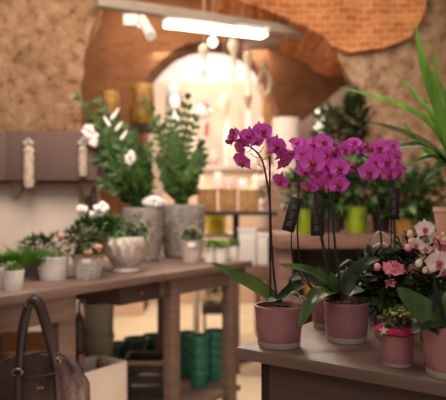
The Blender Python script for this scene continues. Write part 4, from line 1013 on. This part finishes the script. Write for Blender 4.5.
# things on the baskets / behind: pale bottles and vases in the lit room
def vase(px, base, top, w, d, m, label, cat='vase', name='tall_vase', group=None, prof=None):
    b0 = at(px, base, d); h_ = (base-top)*d/F; r = w*d/F/2
    pr = prof or [(.001, 0), (.7, 0), (.95, .12), (1, .35), (.7, .62), (.35, .8), (.38, .97), (.42, 1), (.25, 1)]
    bm = BM(); lathe(bm, [(r*a, h_*b) for a, b in pr], Vector((0, 0, 0)), 28, cap=False); o = obj(name, bm, m); o.location = b0
    return tag(o, label, cat, group)
cyl = [(.001, 0), (.85, 0), (.95, .05), (1, .5), (.95, .95), (.9, 1), (.8, 1), (.78, .9), (.001, .88)]
bm = BM(); frame_box(bm, Vector((-2.6, 8.45, 0)), Vector((5.2, 0, 0)), Vector((0, .12, 0)), UP*at(0, 82, 8.45).z, .004); struct('wall_panel', bm, 'creampanel')
bm = BM(); zc0, zc1 = at(0, 200, 7.95).z, at(0, 72, 7.95).z; n = 40; x0, x1 = at(262, 0, 7.95).x, at(292, 0, 7.95).x
fr = [[bm.verts.new(Vector((x0+(x1-x0)*i/n, 7.95+.03*math.sin(i*1.1), z+(i/n)*(-.3 if z > 1.5 else 0)))) for i in range(n+1)] for z in (.05, 1.2, zc1)]
for a_, b_ in zip(fr, fr[1:]):
    for i in range(n): bm.faces.new((a_[i], a_[i+1], b_[i+1], b_[i]))
o = obj('curtain', bm, 'basket'); tag(o, 'tan draped curtain at the right of the lit archway', 'curtain')
# shelf on brick wall with gold vases
zsh = at(0, 125, 6.0).z
bm = BM(); box(bm, (at(121, 0, 6.1).x, 6.2, zsh-.04), (.62, .45, .035), .004); o = obj('wall_shelf', bm, 'darkwood'); tag(o, 'dark wooden wall shelf with gold vases on brick wall', 'shelf')
vase(109, 125, 92, 21, 6.1, 'gold', 'dark gold drum vase nearer the stone pier', group='gold drum vases', prof=cyl, name='drum_vase')
vase(142, 125, 85, 25, 6.05, 'gold', 'larger dark gold drum vase beside the lit archway', group='gold drum vases', prof=cyl, name='drum_vase')
zt_ = at(0, 165, 7.0).z
bm = BM(); box(bm, (at(222, 0, 7.4).x, 7.4, zt_-.05), (1.4, .5, .05), .004)
o = obj('display_counter', bm, 'plaster2'); tag(o, 'pale display counter in the lit back room', 'counter')
bm = BM(); box(bm, (at(222, 0, 7.4).x, 7.42, 0), (1.36, .44, zt_-.052), .004); o = obj('counter_base', bm, 'creampanel'); tag(o, 'cream base cabinet below the pale back room counter', 'cabinet')
vase(172, 165, 86, 14, 7.3, 'white', 'white tall column vase by the archway left side', prof=cyl)
for i, (px, tp, w, m, lb) in enumerate(((192, 102, 9, 'ornament', 'cream slender vase, first from the column vase'), (227, 110, 8, 'white', 'slim white bottle vase behind the first orchid bloom'), (240, 112, 9, 'straw', 'straw coloured bottle vase between white ones'), (249, 106, 10, 'white', 'white bottle vase right of the straw one'), (262, 118, 9, 'ornament', 'cream bottle vase at the counter right end'))):
    vase(px, 165, tp, w, 7.25, m, lb, group='bottle vases on the back counter')
tzb = H-(190-CY)*4.7/F
for px, base_, tp, w, m, lb in ((200, 190, 176, 9, 'ornament', 'small cream jar on the tan basket nearest the zz plant'), (218, 190, 172, 8, 'white', 'white candle jar standing between tan baskets'), (229, 190, 178, 10, 'plaster2', 'short pale jar on the middle tan basket'), (243, 190, 179, 9, 'white', 'white jar on the tan baskets toward the orchid stake'), (256, 190, 176, 8, 'ornament', 'cream jar on the far end tan basket')):
    vase(px, base_, tp, w, 4.7, m, lb, cat='jar', name='small_jar', prof=cyl)
for px, base_, tp, w, m, lb in ((184, 165, 140, 8, 'ornament', 'short cream bottle on the counter left end'), (214, 165, 146, 10, 'plaster2', 'squat pale vase on the back counter'), (234, 165, 140, 7, 'ornament', 'short slim cream bottle among the white ones'), (256, 165, 136, 9, 'white', 'short white bottle near the tan curtain')):
    vase(px, base_, tp, w, 7.2, m, lb)
# white bird ornament with red parts
b0 = at(205, 165, 7.2)
t = thing('bird_ornament', 'white bird figure with red head and tail on the counter', 'figurine', b0)
bm = BM(); ball(bm, at(204, 112, 7.2), .085, (1.1, .8, .9), 3); tube(bm, [at(204, 118, 7.2), at(205, 165, 7.2)], .02, 10, 3); obj('body', bm, 'white', t)
bm = BM(); ball(bm, at(207, 106, 7.1), .035, (1.2, 1, .8)); ball(bm, at(204, 103, 7.1), .02); obj('head', bm, 'red', t)
bm = BM(); tube(bm, [at(207, 123, 7.1), at(206, 136, 7.1)], .025, 8, 3); obj('tail', bm, 'red', t)
# wreath
p = at(175, 100, 7.0); bm = BM()
P = [p+Vector((.075*math.cos(a), 0, .1*math.sin(a))) for a in [2*math.pi*i/24 for i in range(25)]]
tube(bm, P, .014, 8, 2); o = obj('hanging_wreath', bm, 'gold'); tag(o, 'small golden wreath hung before the white column vase', 'wreath')
# hanging ornaments
def pendant(x, y0, y1, w, d, m, label, kind, lamp=False):
    p = at(x, y0, d)
    t = thing('pendant_ornament', label, 'ornament', p, 0, 'ornaments hanging below the fluorescent lamp')
    h_ = (y1-y0)*d/F; r = w*d/F/2
    if kind == 'drop': pr = [(.05, 0), (.5, .12), (.95, .3), (1, .42), (.6, .7), (.38, .85), (.3, 1)]
    elif kind == 'gourd': pr = [(.05, 0), (.8, .05), (1, .14), (.8, .26), (.45, .36), (.4, .55), (.55, .75), (.4, 1)]
    else: pr = [(.05, 0), (.7, .2), (1, .5), (.7, .8), (.05, 1)]
    bm = BM(); lathe(bm, [(r*a, -h_*b) for a, b in pr], p, 20, lambda a, z: 1+.08*math.sin(3*a+z*20)); obj('ornament_body', bm, m, t)
    bm = BM(); tube(bm, [p-UP*.005, Vector((p.x, p.y, 3.6))], .003, 5, 1); obj('cord', bm, 'straw', t)
pendant(213, 36, 48, 10, 5.0, 'bulb', 'lit round bulb hanging just under the long lamp', 'round')
pendant(204, 44, 78, 10, 5.2, 'ornament', 'cream gourd ornament hanging left below the lamp', 'gourd')
pendant(234, 38, 84, 12, 5.1, 'ornament', 'largest knobbly cream ornament hanging below the lamp middle', 'gourd')
pendant(248, 50, 96, 9, 5.2, 'ornament', 'cream gourd ornament hanging right below the lamp', 'gourd')
pendant(248, 90, 110, 9, 5.6, 'straw', 'short straw coloured drop below the right gourd', 'drop')
pendant(224, 92, 124, 11, 5.6, 'ornament', 'pale long drop hanging above the first orchid', 'drop')
p = at(264, 72, 5.3)
t = thing('wire_loop', 'thin straw loop ornament hanging at the archway right side', 'ornament', p)
bm = BM(); tube(bm, [at(x, y, 5.3) for x, y in ((264, 62), (262, 72), (258, 84), (262, 96), (268, 92), (270, 80), (266, 70), (264, 62))], .016, 8, 5); obj('loop', bm, 'straw', t)
bm = BM(); tube(bm, [at(264, 62, 5.3), Vector((p.x, 5.3, 3.6))], .003, 5, 1); obj('cord', bm, 'straw', t)
# second lamp deep in the back room
a, b = at(194, 68, 7.6), at(240, 63, 7.9); t = thing('fluorescent_lamp', 'smaller second lamp glowing in the back room archway', 'lamp', a)
dd = b-a; dd.z = 0; sd = dd.cross(UP).normalized()
bm = BM(); frame_box(bm, a-sd*.06, dd, sd*.12, UP*.05, .012); obj('diffuser', bm, 'tube', t)
bm = BM(); frame_box(bm, a-sd*.06+UP*.052, dd, sd*.12, UP*.03, .006); obj('housing', bm, 'white', t)
for k in (.2, .8):
    bm = BM(); p = a+dd*k+UP*.08; tube(bm, [p, Vector((p.x, p.y, 3.6))], .006, 6, 1); obj('hanger', bm, 'greymetal', t)
# pale blossom mass behind the first orchid
c = at(272, 205, 5.6)
t = thing('blossom_bouquet', 'pale pink bouquet in a vase behind the first orchid', 'bouquet', c)
bm = BM(); rnd = random.Random(8)
for _ in range(120): ball(bm, at(270+rnd.gauss(0, 6.5), 186+rnd.gauss(0, 10), 5.6+rnd.uniform(-.1, .1)), rnd.uniform(.018, .034), (1, 1, .8), 1)
o = obj('blossoms', bm, 'white_petal', t); o['kind'] = 'stuff'
bm = BM(); leafcloud(bm, at(270, 192, 5.6), (.09, .08, .13), 90, .08, .02, 77, .4, .2); obj('foliage', bm, 'foliage2', t)
bm = BM(); lathe(bm, [(.001, 0), (.08, 0), (.1, .1), (.07, .2), (.06, .2), (.001, .15)], c-UP*.2, 24, cap=False); obj('vase', bm, 'whitegrey', t)
bm = BM(); z_ = (c-UP*.2).z; box(bm, (c.x, c.y, 0), (.3, .3, z_-.001), .004); o = obj('display_plinth', bm, 'midwood'); tag(o, 'square brown plinth under the pale bouquet', 'plinth')

# ------------------------------------------------------------------ light
def area(name, loc, target, size, power, color, sy=None):
    l = bpy.data.lights.new(name, 'AREA'); l.energy = power; l.color = color; l.shape = 'RECTANGLE'; l.size = size; l.size_y = sy or size
    o = bpy.data.objects.new(name, l); C.objects.link(o); o.location = loc
    o.rotation_euler = (Vector(target)-Vector(loc)).to_track_quat('-Z', 'Y').to_euler(); return o
WARM = (1, .80, .62)
area('fluorescent_light', (-.05, 4.4, 2.38), (-.05, 4.3, 0), .9, 24, (1, .88, .74), .15)
area('back_room_light', (-.15, 7.6, 3.2), (-.15, 8.3, 1.2), 1.6, 34, (1, .90, .84))
area('back_room_light', (-.1, 6.9, 2.9), (-.05, 7.6, .9), 1.2, 60, (1, .90, .82))
area('aisle_light', (-.6, 5.4, 3.3), (-.5, 5.6, 0), 1.4, 85, (1, .85, .68))
area('vault_light', (.8, 1.6, 2.7), (.9, 5.0, 2.6), 1.4, 15, (1, .86, .72))
area('bench_fill', (.9, 3.4, 2.6), (.7, 3.9, 1.0), .8, 14, (1, .9, .78))  # unseen fill added to lift the dark foliage on the bench
area('under_table_fill', (-.2, 1.9, .5), (-.5, 3.3, .4), .4, 3.6, WARM)  # unseen fill at knee height, brightens the buckets under the tables
area('pier_light', (-.5, 2.0, 2.6), (-1.2, 4.0, 1.9), .9, 38, (1, .85, .72))
area('table_light', (-.9, 2.0, 3.0), (-.7, 3.0, .86), .8, 23, (1, .86, .74))
area('display_key_fill', (-.25, 2.3, 2.9), (.35, 1.45, .95), .6, 12, (1, .86, .74))
area('display_key_fill', (-.2, -.4, 2.4), (.35, 1.5, 1.0), 1.2, 16, (1, .91, .84))  # unseen front fill added behind the camera so the flowers are not dark
w = bpy.data.worlds.new('World'); scene.world = w; w.use_nodes = True
w.node_tree.nodes['Background'].inputs['Color'].default_value = (1, .88, .78, 1); w.node_tree.nodes['Background'].inputs['Strength'].default_value = .19

# ------------------------------------------------------------------ camera
cam = bpy.data.cameras.new('Camera'); co = bpy.data.objects.new('Camera', cam); C.objects.link(co)
co.location = (0, 0, H); co.rotation_euler = (R(90), 0, 0)
cam.sensor_width = 36; cam.sensor_fit = 'HORIZONTAL'; cam.lens = F*36/446
cam.clip_start = .05
cam.dof.use_dof = True; cam.dof.focus_distance = 1.46; cam.dof.aperture_fstop = 3.0
scene.camera = co
scene.view_settings.view_transform = 'Standard'
scene.view_settings.look = 'None'
